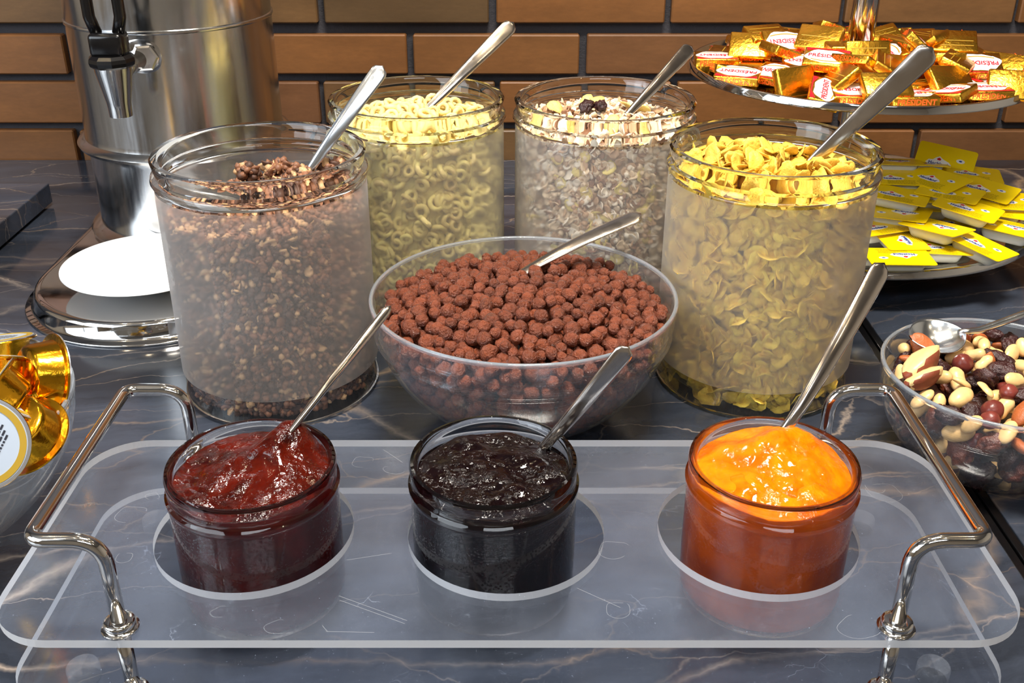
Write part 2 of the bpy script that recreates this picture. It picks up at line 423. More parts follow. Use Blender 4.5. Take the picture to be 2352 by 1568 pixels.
def lathe(name, prof, seg=96, mats=(), mi=None, closed=True, smooth=True):
    """prof list of (r,z); closed joins last to first (solid shell); mi per profile segment"""
    n = len(prof); V = []; F = []; MI = []
    for (r, z) in prof:
        for k in range(seg):
            a = 2 * PI * k / seg; V.append((r * math.cos(a), r * math.sin(a), z))
    rng_ = range(n if closed else n - 1)
    for i in rng_:
        j = (i + 1) % n
        for k in range(seg):
            k2 = (k + 1) % seg
            F.append((i * seg + k, i * seg + k2, j * seg + k2, j * seg + k)); MI.append(mi[i] if mi else 0)
    me = mesh_from(name, V, F, mats, MI, smooth)
    bm = bmesh.new(); bm.from_mesh(me)
    bmesh.ops.remove_doubles(bm, verts=bm.verts, dist=1e-6)
    bmesh.ops.dissolve_degenerate(bm, dist=1e-7, edges=bm.edges)
    bmesh.ops.recalc_face_normals(bm, faces=bm.faces)
    bm.to_mesh(me); bm.free()
    if smooth: me.set_sharp_from_angle(angle=math.radians(42))
    return me
def smooth_prof(pts, it=2):
    """Chaikin rounding of an open profile, ends kept"""
    for _ in range(it):
        q = [pts[0]]
        for a, b in zip(pts[:-1], pts[1:]):
            q.append((a[0] * .75 + b[0] * .25, a[1] * .75 + b[1] * .25)); q.append((a[0] * .25 + b[0] * .75, a[1] * .25 + b[1] * .75))
        q.append(pts[-1]); pts = q
    return pts
def box_me(name, sx, sy, sz, mats, bev=0.0, seg=2, smooth=False, center=(0, 0, 0)):
    bm = bmesh.new(); bmesh.ops.create_cube(bm, size=1.0)
    bmesh.ops.scale(bm, vec=(sx, sy, sz), verts=bm.verts)
    if bev: bmesh.ops.bevel(bm, geom=bm.edges[:], offset=bev, segments=seg, profile=0.5, affect='EDGES')
    bmesh.ops.translate(bm, vec=center, verts=bm.verts)
    me = bpy.data.meshes.new(name); bm.to_mesh(me); bm.free()
    for m in mats: me.materials.append(m)
    me.polygons.foreach_set('use_smooth', [smooth] * len(me.polygons))
    return me
def resample(pts, n):
    P = np.array(pts, float); d = np.r_[0, np.cumsum(np.linalg.norm(np.diff(P, axis=0), axis=1))]
    t = np.linspace(0, d[-1], n); return np.stack([np.interp(t, d, P[:, k]) for k in range(3)], 1)
def fillet(pts, rads, n=7):
    out = [Vector(pts[0])]
    for i in range(1, len(pts) - 1):
        a, b, c = Vector(pts[i - 1]), Vector(pts[i]), Vector(pts[i + 1]); r = rads[i - 1]
        u = (a - b).normalized(); v = (c - b).normalized(); ang = u.angle(v); d = r / math.tan(ang / 2)
        d = min(d, (a - b).length * .49, (c - b).length * .49)
        p0, p1 = b + u * d, b + v * d
        for k in range(n + 1):
            t = k / n; out.append(p0 * (1 - t) ** 2 + b * 2 * t * (1 - t) + p1 * t * t)
    out.append(Vector(pts[-1])); return out
def tube(name, pts, r, mats, seg=20, caps=True):
    P = [Vector(p) for p in pts]; V = []; F = []
    T = [(P[min(i + 1, len(P) - 1)] - P[max(i - 1, 0)]).normalized() for i in range(len(P))]
    nrm = T[0].orthogonal().normalized()
    for i, p in enumerate(P):
        nrm = (nrm - T[i] * nrm.dot(T[i])).normalized(); bn = T[i].cross(nrm)
        rr = r[i] if hasattr(r, '__len__') else r
        for k in range(seg):
            a = 2 * PI * k / seg; V.append(p + (nrm * math.cos(a) + bn * math.sin(a)) * rr)
    for i in range(len(P) - 1):
        for k in range(seg):
            k2 = (k + 1) % seg; F.append((i * seg + k, i * seg + k2, (i + 1) * seg + k2, (i + 1) * seg + k))
    if caps: F.append(tuple(reversed(range(seg)))); F.append(tuple(range((len(P) - 1) * seg, len(P) * seg)))
    return mesh_from(name, V, F, mats)
def ico(sub, r=1.0):
    bm = bmesh.new(); bmesh.ops.create_icosphere(bm, subdivisions=sub, radius=r)
    V = np.array([v.co[:] for v in bm.verts]); F = np.array([[v.index for v in f.verts] for f in bm.faces]); bm.free()
    return V, F
def rot_rand(n, g=rng):
    q = g.normal(size=(n, 4)); q /= np.linalg.norm(q, axis=1)[:, None]; w_, x, y, z = q.T
    return np.stack([np.stack([1 - 2 * (y * y + z * z), 2 * (x * y - z * w_), 2 * (x * z + y * w_)], 1),
                     np.stack([2 * (x * y + z * w_), 1 - 2 * (x * x + z * z), 2 * (y * z - x * w_)], 1),
                     np.stack([2 * (x * z - y * w_), 2 * (y * z + x * w_), 1 - 2 * (x * x + y * y)], 1)], 1)
def rot_to(n_, g=rng, tilt=0.5):
    """rotation whose z axis is about n_ with random spin and tilt"""
    n_ = Vector(n_).normalized()
    n_ = (n_ + Vector(g.normal(size=3)) * tilt).normalized()
    x = n_.orthogonal().normalized(); a = g.uniform(0, 2 * PI)
    x = Matrix.Rotation(a, 3, n_) @ x; y = n_.cross(x)
    return np.array([[x[i], y[i], n_[i]] for i in range(3)])
def joined(name, protos, items, mats, smooth=True):
    """items: (proto index, R 3x3, pos, scale, mat index)"""
    Vs, Fs, Ms = [], [], []; off = 0
    for (pi_, R, p, s, mi) in items:
        V, F = protos[pi_]
        Vs.append((V * s) @ np.asarray(R).T + np.asarray(p)); Fs.append(F + off); Ms.append(np.full(len(F), mi)); off += len(V)
    return fast_mesh(name, np.concatenate(Vs), np.concatenate(Fs), mats, np.concatenate(Ms), smooth)
def tri(F): # quads to tris
    F = np.asarray(F)
    return np.concatenate([F[:, [0, 1, 2]], F[:, [0, 2, 3]]]) if F.shape[1] == 4 else F
def mat4(R, p, s=1.0):
    m = Matrix.Identity(4)
    for i in range(3):
        for j in range(3): m[i][j] = float(R[i][j]) * (s if not hasattr(s, '__len__') else s[j])
        m[i][3] = float(p[i])
    return m
def text_me(name, body, size, mat, extrude=0.00015, shear=0.0, bold=0.0, xs=1.0):
    cu = bpy.data.curves.new(name, 'FONT'); cu.body = body; cu.size = size; cu.align_x = 'CENTER'; cu.align_y = 'CENTER'
    cu.extrude = extrude; cu.resolution_u = 2; cu.shear = shear; cu.offset = bold
    o = bpy.data.objects.new(name, cu); COL.objects.link(o)
    dg = bpy.context.evaluated_depsgraph_get(); dg.update()
    me = bpy.data.meshes.new_from_object(o.evaluated_get(dg)); me.name = name
    bpy.data.objects.remove(o); me.materials.clear(); me.materials.append(mat)
    if xs != 1.0:
        for v in me.vertices: v.co.x *= xs
    return me
def poly_me(name, pts, z0, z1, mat):
    n = len(pts); V = [(x, y, z0) for x, y in pts] + [(x, y, z1) for x, y in pts]
    F = [tuple(range(n, 2 * n)), tuple(reversed(range(n)))] + [(k, (k + 1) % n, n + (k + 1) % n, n + k) for k in range(n)]
    return mesh_from(name, V, F, [mat], None, False)

# ------------------------------------------------------------------ setting: room shell
YW = 1.319
def slab(name, x0, x1, y0, y1, z0, z1, mat, kind='structure', parent=None):
    me = box_me(name, x1 - x0, y1 - y0, z1 - z0, [mat]); o = obj(name, me, parent, ((x0 + x1) / 2, (y0 + y1) / 2, (z0 + z1) / 2))
    if kind: o['kind'] = kind
    return o
slab('floor', -2.4, 2.4, -2.6, 1.34, -0.95, -0.90, M['floor'])
slab('ceiling', -2.4, 2.4, -2.6, 1.5, 1.70, 1.75, M['ceiling'])
slab('wall_left', -2.45, -2.4, -2.6, 1.5, -0.9, 1.70, M['plaster'])
slab('wall_right', 2.4, 2.45, -2.6, 1.5, -0.9, 1.70, M['plaster'])
slab('wall_rear', -2.4, 2.4, -2.65, -2.6, -0.9, 1.70, M['plaster'])
wall = slab('wall_back', -2.4, 2.4, YW + 0.012, YW + 0.10, -0.9, 1.70, M['mortar'])

# bricks of the wall: face at YW, mortar 12 mm behind
ZR = [  # bottom, top of each course in world height from the photograph's rows
    (at_y(1100, 364, YW).z, at_y(1100, 300, YW).z),
    (at_y(1100, 283, YW).z, at_y(1100, 190, YW).z),
    (at_y(1100, 171, YW).z, at_y(1100, 80, YW).z)]
pitch = ZR[2][0] - ZR[1][0]; bh = ZR[2][1] - ZR[2][0]
rows = [(ZR[0][1] - bh, ZR[0][1]), ZR[1], ZR[2]]
for k in range(1, 14): rows.append((ZR[2][0] + k * pitch, ZR[2][0] + k * pitch + bh))
def jx(px, r): return at_y(px, 784 - 100, YW).x * 0 + (px - CX) / FP * (YW * math.cos(TH) + (CH - (rows[r][0] + rows[r][1]) / 2) * math.sin(TH))
JO = {0: [-620, -218, 184, 570, 965, 1370, 1740, 2102, 2500, 2900], 1: [-610, -205, 200, 345, 740, 1142, 1545, 1928, 2308, 2700, 3100],
      2: [-640, -240, 157, 548, 940, 1340, 1745, 2150, 2560, 2960], 3: [-470, -70, 331, 733, 1132, 1537, 1940, 2342, 2745]}
jw = 0.0085
bl = 400 / FP * 1.29
brick_cache = {}
def add_brick(x0, x1, z0, z1):
    key = (round((x1 - x0) * 200), round((z1 - z0) * 500))
    if key not in brick_cache:
        brick_cache[key] = box_me('brick', key[0] / 200.0, 0.030, key[1] / 500.0, [M['brick']], 0.0016, 1)
    o = obj('brick', brick_cache[key], wall, ((x0 + x1) / 2, YW + 0.015, (z0 + z1) / 2))
    o.matrix_parent_inverse = Matrix.Translation(wall.location).inverted()
    o.location.y += random.uniform(-0.0012, 0.0012)
for r in range(0, 12):
    z0, z1 = rows[r]
    if r in JO: js = [jx(p, r) for p in JO[r]]
    else:
        off = (r % 2) * bl / 2; js = [-1.0 - 0.02 + off + bl * k for k in range(11)]
    while js[0] > -1.15: js.insert(0, js[0] - bl)
    while js[-1] < 1.15: js.append(js[-1] + bl)
    for a, b in zip(js[:-1], js[1:]): add_brick(a + jw / 2, b - jw / 2, z0, z1)

# window in the left wall, daylight behind it
def emis(name, color, s):
    t = NT(name); e = t.n('Emission'); e.inputs[0].default_value = (*color, 1); e.inputs[1].default_value = s
    return t.done(e.outputs[0])
M['sky_pane'] = emis('daylight_pane', (0.80, 0.90, 1.0), 3.0)
win = slab('window_1', -2.398, -2.385, -1.5, 0.3, 0.35, 1.45, M['sky_pane'])
for (a, b, c, d) in ((-1.56, -1.5, 0.29, 1.51), (0.3, 0.36, 0.29, 1.51), (-0.62, -0.58, 0.35, 1.45)):
    me = box_me('window_bar', 0.05, b - a, d - c, [M['ceiling']]); o = obj('window_bar', me, win, (0.02, (a + b) / 2 + 0.6, (c + d) / 2 - 0.9))

# ------------------------------------------------------------------ counter
counter = thing('marble_countertop', (0, 0, 0), 'dark grey marble countertop with tan veins that everything stands on', 'countertop')
JX = 0.3136
def cbox(name, x0, x1, y0, y1, z0, z1, mat, parent=counter, bev=0.0008):
    me = box_me(name, x1 - x0, y1 - y0, z1 - z0, [mat], bev, 2); return obj(name, me, parent, ((x0 + x1) / 2, (y0 + y1) / 2, (z0 + z1) / 2))
cbox('slab', -1.6, JX - 0.007, 0.02, YW - 0.002, -0.04, 0.0, M['marble'])
cbox('slab', JX + 0.007, 1.6, 0.02, YW - 0.002, -0.04, 0.0, M['marble'])
cbox('joint_strip', JX - 0.0068, JX - 0.0005, 0.02, YW - 0.002, -0.04, -0.0012, M['joint'])
cbox('joint_strip', JX + 0.0008, JX + 0.0068, 0.02, YW - 0.002, -0.04, -0.0006, M['joint'])
cbox('cabinet', -1.55, 1.55, 0.06, YW - .02, -0.9, -0.045, M['floor'])
pl = thing('raised_marble_plinth', (0, 0, 0), 'low raised slab of dark polished marble beside the steel urn', 'plinth')
cbox('top_slab', -1.5, -0.524, 0.35, 1.146, 0.004, 0.026, M['marble'], pl, 0.001)
cbox('shadow_recess_base', -1.5, -0.540, 0.37, 1.13, 0.0, 0.004, M['joint'], pl, 0.0005)  # black set-back strip, added for the dark shadow at the slab's foot

# ------------------------------------------------------------------ cereal jars
def cereal_jar(name, cx, cyy, R, label, glass, Rb=None):
    s = R / 0.0775
    t = thing(name, (cx, cyy, 0), label, 'jar', 'frosted glass cereal jars')
    r = lambda v: v * s
    outer = [(0.0001, 0.0004), (r(.068), 0.0), (r(.0732), .0012), (r(.0752), .004), (r(.0746), .0075), (r(.0742), .011), (r(.0744), .0235),
             (r(.0756), .0245), (r(.0756), .16), (r(.0754), .1672), (r(.0748), .1690), (r(.0758), .1700), (r(.0776), .1735), (r(.0770), .1765), (r(.0740), .1780),
             (r(.0744), .1805), (r(.0756), .186), (r(.0762), .1885), (r(.0748), .1902), (r(.0715), .1898), (r(.0700), .1870), (r(.0695), .180), (r(.0702), .172),
             (r(.0725), .166), (r(.0725), .018), (r(.071), .0125), (r(.066), .0095), (0.0001, .0088)]
    mi = [0] * len(outer)
    for k in range(6, 9): mi[k] = 1
    for k in list(range(3, 6)) + list(range(23, 27)): mi[k] = 2
    me = lathe('glass_body', outer, 112, [glass, M['frost'], M['thin_green' if glass == M['glass_green'] else 'thin_jar']], mi, closed=False)
    # the profile's two ends both lie on the axis, so the shell is closed
    o = obj('glass_body', me, t); tag(o, 'clear rim and base with a frosted band between')
    return t
JARS = dict(A=(-.1800, .7339, .0775), D=(.1932, .7451, .0775), B=(-.0791, .8888, .076), C=(.0809, .8847, .0781))
cereal_jar('glass_jar', *JARS['A'], 'frosted glass jar of chocolate granola, half empty, beside the white saucer', M['glass'])
cereal_jar('glass_jar', *JARS['B'], 'frosted glass jar filled with pale yellow cereal rings', M['glass_green'])
cereal_jar('glass_jar', *JARS['C'], 'frosted glass jar filled with grey and cream muesli', M['glass'])
cereal_jar('glass_jar', *JARS['D'], 'frosted glass jar filled with bright yellow corn flakes', M['glass_green'])

def jar_fill(c, n_shell, size, top_fn, Ri, z0, depth, kinds):
    """positions packed behind the glass and over the top; returns list of (pos, normal, where)"""
    out = []
    cx, cyy = c
    # shell
    k = 0
    for i in range(n_shell):
        a = rng.uniform(0, 2 * PI); z = rng.uniform(z0, 0.175)
        layer = rng.choice([0, 0, 1, 2][:depth + 1])
        r = Ri - size * 0.28 - layer * size * 0.5 - rng.uniform(0, size * 0.25)
        x, y = r * math.cos(a), r * math.sin(a)
        if z > top_fn(x, y) - size * 0.25: continue
        out.append(((cx + x, cyy + y, z), (math.cos(a), math.sin(a), 0), 'side', layer - 0.6 * math.sin(a) * -1))
    return out
def disc_pts(n, R):
    out = []
    tries = 0
    md = R * 1.45 / math.sqrt(n)
    while len(out) < n and tries < n * 80:
        tries += 1
        a = rng.uniform(0, 2 * PI); r = R * math.sqrt(rng.uniform(0, 1)); p = (r * math.cos(a), r * math.sin(a))
        if all((p[0] - q[0]) ** 2 + (p[1] - q[1]) ** 2 > md * md for q in out): out.append(p)
        elif tries % 400 == 0: md *= 0.93
    return out
def core_mesh(cx, cyy, R, z0, top_fn, drop, n=40):
    """hidden heart of a filling so that gaps never look through"""
    rs = np.linspace(0, R, 9); V = []; F = []
    for r in rs:
        for k in range(n):
            a = 2 * PI * k / n; x, y = r * math.cos(a), r * math.sin(a); V.append((cx + x, cyy + y, max(z0 + .002, top_fn(x, y) - drop)))
    for k in range(n):
        a = 2 * PI * k / n; V.append((cx + R * math.cos(a), cyy + R * math.sin(a), z0))
    for i in range(len(rs)):
        for k in range(n):
            k2 = (k + 1) % n; F.append((i * n + k, i * n + k2, (i + 1) * n + k2, (i + 1) * n + k))
    return np.array(V), tri(np.array(F))

def fill(c, protos, mats, weights, size, n_shell, n_top, top_fn, Ri, z0, core_mat, name_single, label_single, cat, group,
         name_stuff, label_stuff, n_single=300, top_layers=3, sc=(0.85, 1.15), depth=2, side_tilt=0.45, top_tilt=0.8):
    cx, cyy = c
    items = []
    for (p, nrm, wh, _) in jar_fill(c, n_shell, size, top_fn, Ri, z0, depth, None):
        lay = math.hypot(p[0] - cx, p[1] - cyy)
        vis = (lay / Ri) * 2 - nrm[1] * 1.5 - 0.5
        items.append((vis + rng.uniform(0, .1), rot_to(nrm, rng, side_tilt), p))
    for L in range(top_layers):
        for (x, y) in disc_pts(n_top, Ri - size * 0.42):
            z = top_fn(x, y) - L * size * 0.33 + rng.uniform(-.1, .15) * size
            vis = 9 - L * 8 + (0.3 if math.hypot(x, y) > 0 else 0)
            items.append((vis, rot_to((0, -0.2, 1), rng, top_tilt), (cx + x, cyy + y, z)))
    items.sort(key=lambda q: -q[0])
    its = []
    for (v, R, p) in items:
        mi = int(rng.choice(len(weights), p=weights)); pi_ = int(rng.integers(len(protos))); s = rng.uniform(*sc)
        its.append((pi_, R, p, s, mi))
    meshes = {}
    for (pi_, R, p, s, mi) in its[:n_single]:
        k = (pi_, mi)
        if k not in meshes: meshes[k] = fast_mesh(name_single, protos[pi_][0], protos[pi_][1], [mats[mi]], None)
        o = obj(name_single, meshes[k]); o.matrix_world = mat4(R, p, s)
        up = top_fn(p[0] - cx, p[1] - cyy) - p[2] < size * .6
        tag(o, label_single + (' lying on top of the heap' if up else ' behind the wall of the jar'), cat, group)
    CV, CF = core_mesh(cx, cyy, Ri - size * 0.9, z0, top_fn, size * 0.9)
    rest = [(pi_, R, p, s, mi) for (pi_, R, p, s, mi) in its[n_single:]]
    I = np.eye(3)
    me = joined(name_stuff, protos + [(CV, CF)], rest + [(len(protos), I, (0, 0, 0), 1.0, len(mats))], mats + [core_mat])
    tag(obj(name_stuff, me), label_stuff, cat, None, 'stuff')

# prototypes
def ring_proto(R=.0046, r=.0021, a=12, b=7, gap=0.0, seed=0):
    g = np.random.default_rng(seed); V = []; F = []
    for i in range(a):
        t = 2 * PI * i / a; rr = r * (1 + g.uniform(-.12, .12)); RR = R * (1 + g.uniform(-.06, .06)); zz = g.uniform(-.0004, .0004)
        for j in range(b):
            u = 2 * PI * j / b; V.append(((RR + rr * math.cos(u)) * math.cos(t), (RR + rr * math.cos(u)) * math.sin(t) * .95, rr * math.sin(u) + zz))
    for i in range(a):
        for j in range(b):
            F.append((i * b + j, ((i + 1) % a) * b + j, ((i + 1) % a) * b + (j + 1) % b, i * b + (j + 1) % b))
    return np.array(V), tri(np.array(F))
def flake_proto(R=.0078, seed=0, n=12, th=.0007, curl=.22):
    g = np.random.default_rng(seed); V = [(0, 0, 0)]; F = []
    ph = g.uniform(0, 6.28, 4); rad = [R * (1 + .12 * math.sin(2 * 2 * PI * k / n + ph[0]) + .09 * math.sin(3 * 2 * PI * k / n + ph[1]) + g.uniform(-.07, .07)) for k in range(n)]
    ax = g.uniform(0, 6.28); c1, c2 = g.uniform(-curl, curl), g.uniform(.2, 1) * curl
    def zf(x, y):
        u = x * math.cos(ax) + y * math.sin(ax); v_ = -x * math.sin(ax) + y * math.cos(ax)
        return (c2 * u * u + c1 * v_ * v_ * .6 + .25 * u * v_) / R + .0006 * math.sin(x * 700 + ph[2]) * math.cos(y * 640 + ph[3])
    for q in (.5, 1.0):
        for k in range(n):
            a = 2 * PI * k / n; x, y = rad[k] * q * math.cos(a), rad[k] * q * math.sin(a); V.append((x, y, zf(x, y)))
    V = np.array(V); V2 = V.copy(); V2[:, 2] -= th; m = len(V); VV = np.concatenate([V, V2])
    for k in range(n):
        k2 = (k + 1) % n
        F += [(0, 1 + k, 1 + k2), (1 + k, 1 + n + k, 1 + n + k2), (1 + k, 1 + n + k2, 1 + k2)]
        F += [(m, m + 1 + k2, m + 1 + k), (m + 1 + k, m + 1 + n + k2, m + 1 + n + k), (m + 1 + k, m + 1 + k2, m + 1 + n + k2)]
        F += [(1 + n + k, m + 1 + n + k, m + 1 + n + k2), (1 + n + k, m + 1 + n + k2, 1 + n + k2)]
    return VV, np.array(F)
def lump_proto(r, seed, sub=2, amp=.25, freq=1.6, sc=(1, 1, 1)):
    V, F = ico(sub)
    V = V.copy()
    for i, v in enumerate(V):
        p = Vector(v) * freq + Vector((seed * 7.3, seed * 1.7, seed * 3.1))
        V[i] = v * (1 + amp * noise.noise(p) + amp * .45 * noise.noise(p * 2.7))
    return V * r * np.array(sc), F

def hb(x, y, a, pts):
    z = a
    for (px, py, h, s) in pts: z += h * math.exp(-((x - px) ** 2 + (y - py) ** 2) / (2 * s * s))
    return z
# B: cereal rings
topB = lambda x, y: hb(x, y, .166, [(0, .01, .009, .035)])
fill(JARS['B'][:2], [ring_proto(seed=s) for s in range(5)], [M['ring']], [1.0], .012, 1350, 90, topB, .0705, .0095, M['ring'],
     'cereal_ring', 'pale yellow cereal ring in the frosted jar', 'cereal', 'cereal rings in the glass jar',
     'cereal_rings', 'mass of pale yellow cereal rings deeper inside the frosted jar')
# D: corn flakes
topD = lambda x, y: hb(x, y, .166, [(-.012, .02, .014, .033)])
fill(JARS['D'][:2], [flake_proto(seed=s) for s in range(8)], [M['flake']], [1.0], .0135, 2900, 95, topD, .0715, .0095, M['flake'],
     'corn_flake', 'bright yellow corn flake in the frosted jar', 'cereal', 'corn flakes in the glass jar',
     'corn_flakes', 'mass of yellow corn flakes deeper inside the frosted jar', sc=(.65, 1.15), side_tilt=.45, top_tilt=.8)
# C: muesli
topC = lambda x, y: hb(x, y, .168, [(-.005, .005, .008, .035)])
oats = [flake_proto(.0034, s, 8, .0008, .2) for s in range(5)] + [lump_proto(.0024, 3, 1, .3), flake_proto(.0042, 9, 8, .0006, .3)]
fill(JARS['C'][:2], oats, [M['oat'], M['oat_tan'], M['oat_white'], M['bran']], [.38, .24, .26, .12], .007, 6500, 420, topC, .0725, .0095, M['oat_tan'],
     'oat_flake', 'oat flake in the frosted muesli jar', 'cereal', 'oat flakes in the muesli jar',
     'muesli', 'cream and brown muesli with oats filling the frosted jar', n_single=0, depth=2, sc=(.7, 1.3))
for k, (x, y, dz) in enumerate([(-.042, .012, .003), (-.004, .030, .004), (-.012, .038, .001), (.020, .022, .001), (-.058, -.005, .0), (.034, .012, .0), (.004, -.03, .001), (.03, -.035, .001), (-.03, -.03, .001)]):
    V, F = flake_proto(.0068, 30 + k); o = obj('corn_flake', fast_mesh('corn_flake', V, F, [M['flake_pale']]))
    o.matrix_world = mat4(rot_to((0, -.5, 1), rng, .35), (JARS['C'][0] + x, JARS['C'][1] + y, topC(x, y) + .003 + dz), 1)
    tag(o, 'yellow corn flake lying among the oats of the muesli jar', 'cereal', 'corn flakes on the muesli')
for k in range(2):
    V, F = lump_proto(.0055, 50 + k, 3, .5, 2.2, (1.3, 1, .8)); o = obj('raisin', fast_mesh('raisin', V, F, [M['raisin']]))
    o.matrix_world = mat4(rot_to((0, 0, 1), rng, .3), (JARS['C'][0] - .016 + .012 * k, JARS['C'][1] - .002, .182 + .001 * k), 1)
    tag(o, 'dark raisin lying on top of the muesli', 'raisin', 'raisins on the muesli')
for k in range(46):  # yellow flakes seen through the muesli jar's front
    a = rng.uniform(-2.75, -.4); z = rng.uniform(.03, .16); V, F = flake_proto(.0060, 70 + k % 6)
    o = obj('corn_flake', fast_mesh('corn_flake', V, F, [M['flake_pale']]) )
    o.matrix_world = mat4(rot_to((math.cos(a), math.sin(a), 0), rng, .3), (JARS['C'][0] + .0698 * math.cos(a), JARS['C'][1] + .0698 * math.sin(a), z), 1)
    tag(o, 'yellow corn flake pressed against the frosted wall of the muesli jar', 'cereal', 'corn flakes inside the muesli jar')
# A: chocolate granola
topA = lambda x, y: hb(x, y, .146, [(.012, .018, .013, .028), (.045, .02, .010, .02)])
gl = [lump_proto(.0025, s, 1, .55) for s in range(4)] + [flake_proto(.0036, 11, 7, .0012, .25), flake_proto(.0030, 12, 7, .0012, .25)]
fill(JARS['A'][:2], gl, [M['gran_dark'], M['gran_mid'], M['gran_tan']], [.47, .40, .13], .0058, 9500, 480, topA, .0715, .0095, M['gran_dark'],
     'granola_crumb', 'granola crumb', 'cereal', 'granola crumbs',
     'granola', 'dark chocolate granola crumbs and oats filling the frosted jar', n_single=0, depth=2, sc=(.6, 1.3))
def cluster(seed, R, n):
    g = np.random.default_rng(seed); its = []
    for i in range(n):
        d = g.normal(size=3); d /= np.linalg.norm(d); p = d * R * g.uniform(.35, .95) * np.array([1, .8, .75])
        its.append((int(g.integers(4)), rot_rand(1, g)[0], p, g.uniform(.7, 1.25), int(g.choice(3, p=[.25, .5, .25]))))
    return joined('granola_cluster', [lump_proto(.0031, 20 + s, 1, .45) for s in range(3)] + [flake_proto(.0038, 25, 7, .0012, .3)], its, [M['gran_dark'], M['gran_mid'], M['gran_tan']])
GC = [(568, 393, .0095, 'lone granola cluster, leftmost on the heap in the half-empty jar'),
      (626, 390, .0082, 'granola cluster beside the lone one, left of the tall middle pair'),
      (655, 386, .0095, 'tallest granola cluster in the middle of the heap'),
      (690, 398, .0088, 'granola cluster touching the foot of the bright ridged spoon'),
      (752, 383, .0078, 'granola cluster behind the ridged spoon near the right rim'),
      (784, 380, .0070, 'small granola cluster farthest right against the jar wall')]
for k, (px, py, R, lb) in enumerate(GC):
    p = at_z(px, py, .163); tag(obj('granola_cluster', cluster(k + 3, R, 60), None, p), lb, 'granola')

# ------------------------------------------------------------------ glass bowls
def bowl_shell(prof_out, th):
    inn = []
    for i, (r, z) in enumerate(prof_out):
        a = prof_out[max(i - 1, 0)]; b = prof_out[min(i + 1, len(prof_out) - 1)]
        tx, tz = b[0] - a[0], b[1] - a[1]; L = math.hypot(tx, tz) or 1; nx, nz = -tz / L, tx / L
        inn.append((max(.0001, r + nx * th), z + nz * th))
    return inn
def make_bowl(name, c, prof, th, label, group=None, mat='glass', rim_r=.0015):
    mat = 'thin'
    prof = smooth_prof(prof, 2)
    inn = bowl_shell(prof, th)
    ro, zo = prof[-1]; ri, zi = inn[-1]; mx, mz = (ro + ri) / 2, (zo + zi) / 2
    rim = [(mx + math.cos(a) * rim_r, mz + rim_r * .4 + math.sin(a) * rim_r) for a in np.linspace(-.5, PI + .5, 9)]
    full = [(0.0001, prof[0][1])] + prof + rim + inn[::-1] + [(0.0001, inn[0][1])]
    mi = [0] * len(full); a_ = 1 + len(prof)
    for k in range(a_ - 3, a_ + len(rim) + 2): mi[k] = 1
    me = lathe('glass_body', full, 128, [M[mat], M['rim']], mi, closed=False)
    t = thing(name, (c[0], c[1], 0), label, 'bowl', group)
    obj('glass_body', me, t)
    return t, inn
CB = (.0099, .684)
profB = [(.030, .0006), (.045, .0), (.0475, .002), (.050, .0045), (.074, .020), (.094, .043), (.1035, .064), (.1052, .0705), (.1072, .0722), (.1076, .0745), (.1070, .077), (.1085, .085), (.1082, .0865), (.1092, .094), (.1098, .0982)]
_, innB = make_bowl('glass_bowl', CB, profB, .0028, 'large clear glass bowl heaped with brown chocolate cereal balls', 'clear glass bowls')
def inner_R(inn, z):
    zs = [q[1] for q in inn]; rs = [q[0] for q in inn]
    return float(np.interp(z, zs, rs))
def pack(n, radii, Rmax, inn, hfun, cand=14, seed=3):
    g = np.random.default_rng(seed)
    zg = np.linspace(inn[0][1], inn[-1][1] + .03, 200); Rg = np.interp(zg, [q[1] for q in inn], [q[0] for q in inn])
    P = np.zeros((n, 3)); Rr = np.zeros(n); m = 0; fails = 0
    while m < n and fails < 400:
        r = g.choice(radii) * g.uniform(.9, 1.1)
        a = g.uniform(0, 2 * PI, cand); rho = (Rmax - r) * np.sqrt(g.uniform(0, 1, cand)); X = rho * np.cos(a); Y = rho * np.sin(a)
        # bowl support: lowest z where inner radius - r*1.0 > rho
        zb = np.interp(rho + r * .95, Rg, zg) + r * .35
        Z = zb
        if m:
            d2 = (X[:, None] - P[None, :m, 0]) ** 2 + (Y[:, None] - P[None, :m, 1]) ** 2
            s2 = ((r + Rr[None, :m]) * .93) ** 2; ok = d2 < s2
            zz = np.where(ok, P[None, :m, 2] + np.sqrt(np.maximum(s2 - d2, 0)), -1); Z = np.maximum(zb, zz.max(1))
        h = np.array([hfun(x, y) for x, y in zip(X, Y)])
        Z2 = np.where(Z + r > h, 9, Z); k = int(np.argmin(Z2))
        if Z2[k] > 8: fails += 1; continue
        P[m] = (X[k], Y[k], Z2[k]); Rr[m] = r; m += 1
    return P[:m], Rr[:m]
hC = lambda x, y: .108 - .015 * ((x * x + y * y) / .01) + .004 * noise.noise(Vector((x * 30, y * 30, 0)))
PB, RB = pack(3200, [.0040, .0046, .0050, .0054], .1045, innB, hC, 12)
keep = []
for i, (p, r) in enumerate(zip(PB, RB)):
    rho = math.hypot(p[0], p[1]); top = p[2] + r > hC(p[0], p[1]) - .021; sidev = inner_R(innB, p[2]) - rho < .017
    if top or sidev:
        nb = ((PB[:, 0] - p[0]) ** 2 + (PB[:, 1] - p[1]) ** 2 < (r * .9) ** 2) & (PB[:, 2] > p[2] + r)
        vis = (4 if not nb.any() else 0) + (2.0 if inner_R(innB, p[2]) - rho < .008 and p[1] < .0 and p[2] > .035 else 0) - p[1] * 4 + p[2] * 6
        keep.append((vis, i))
keep.sort(reverse=True)
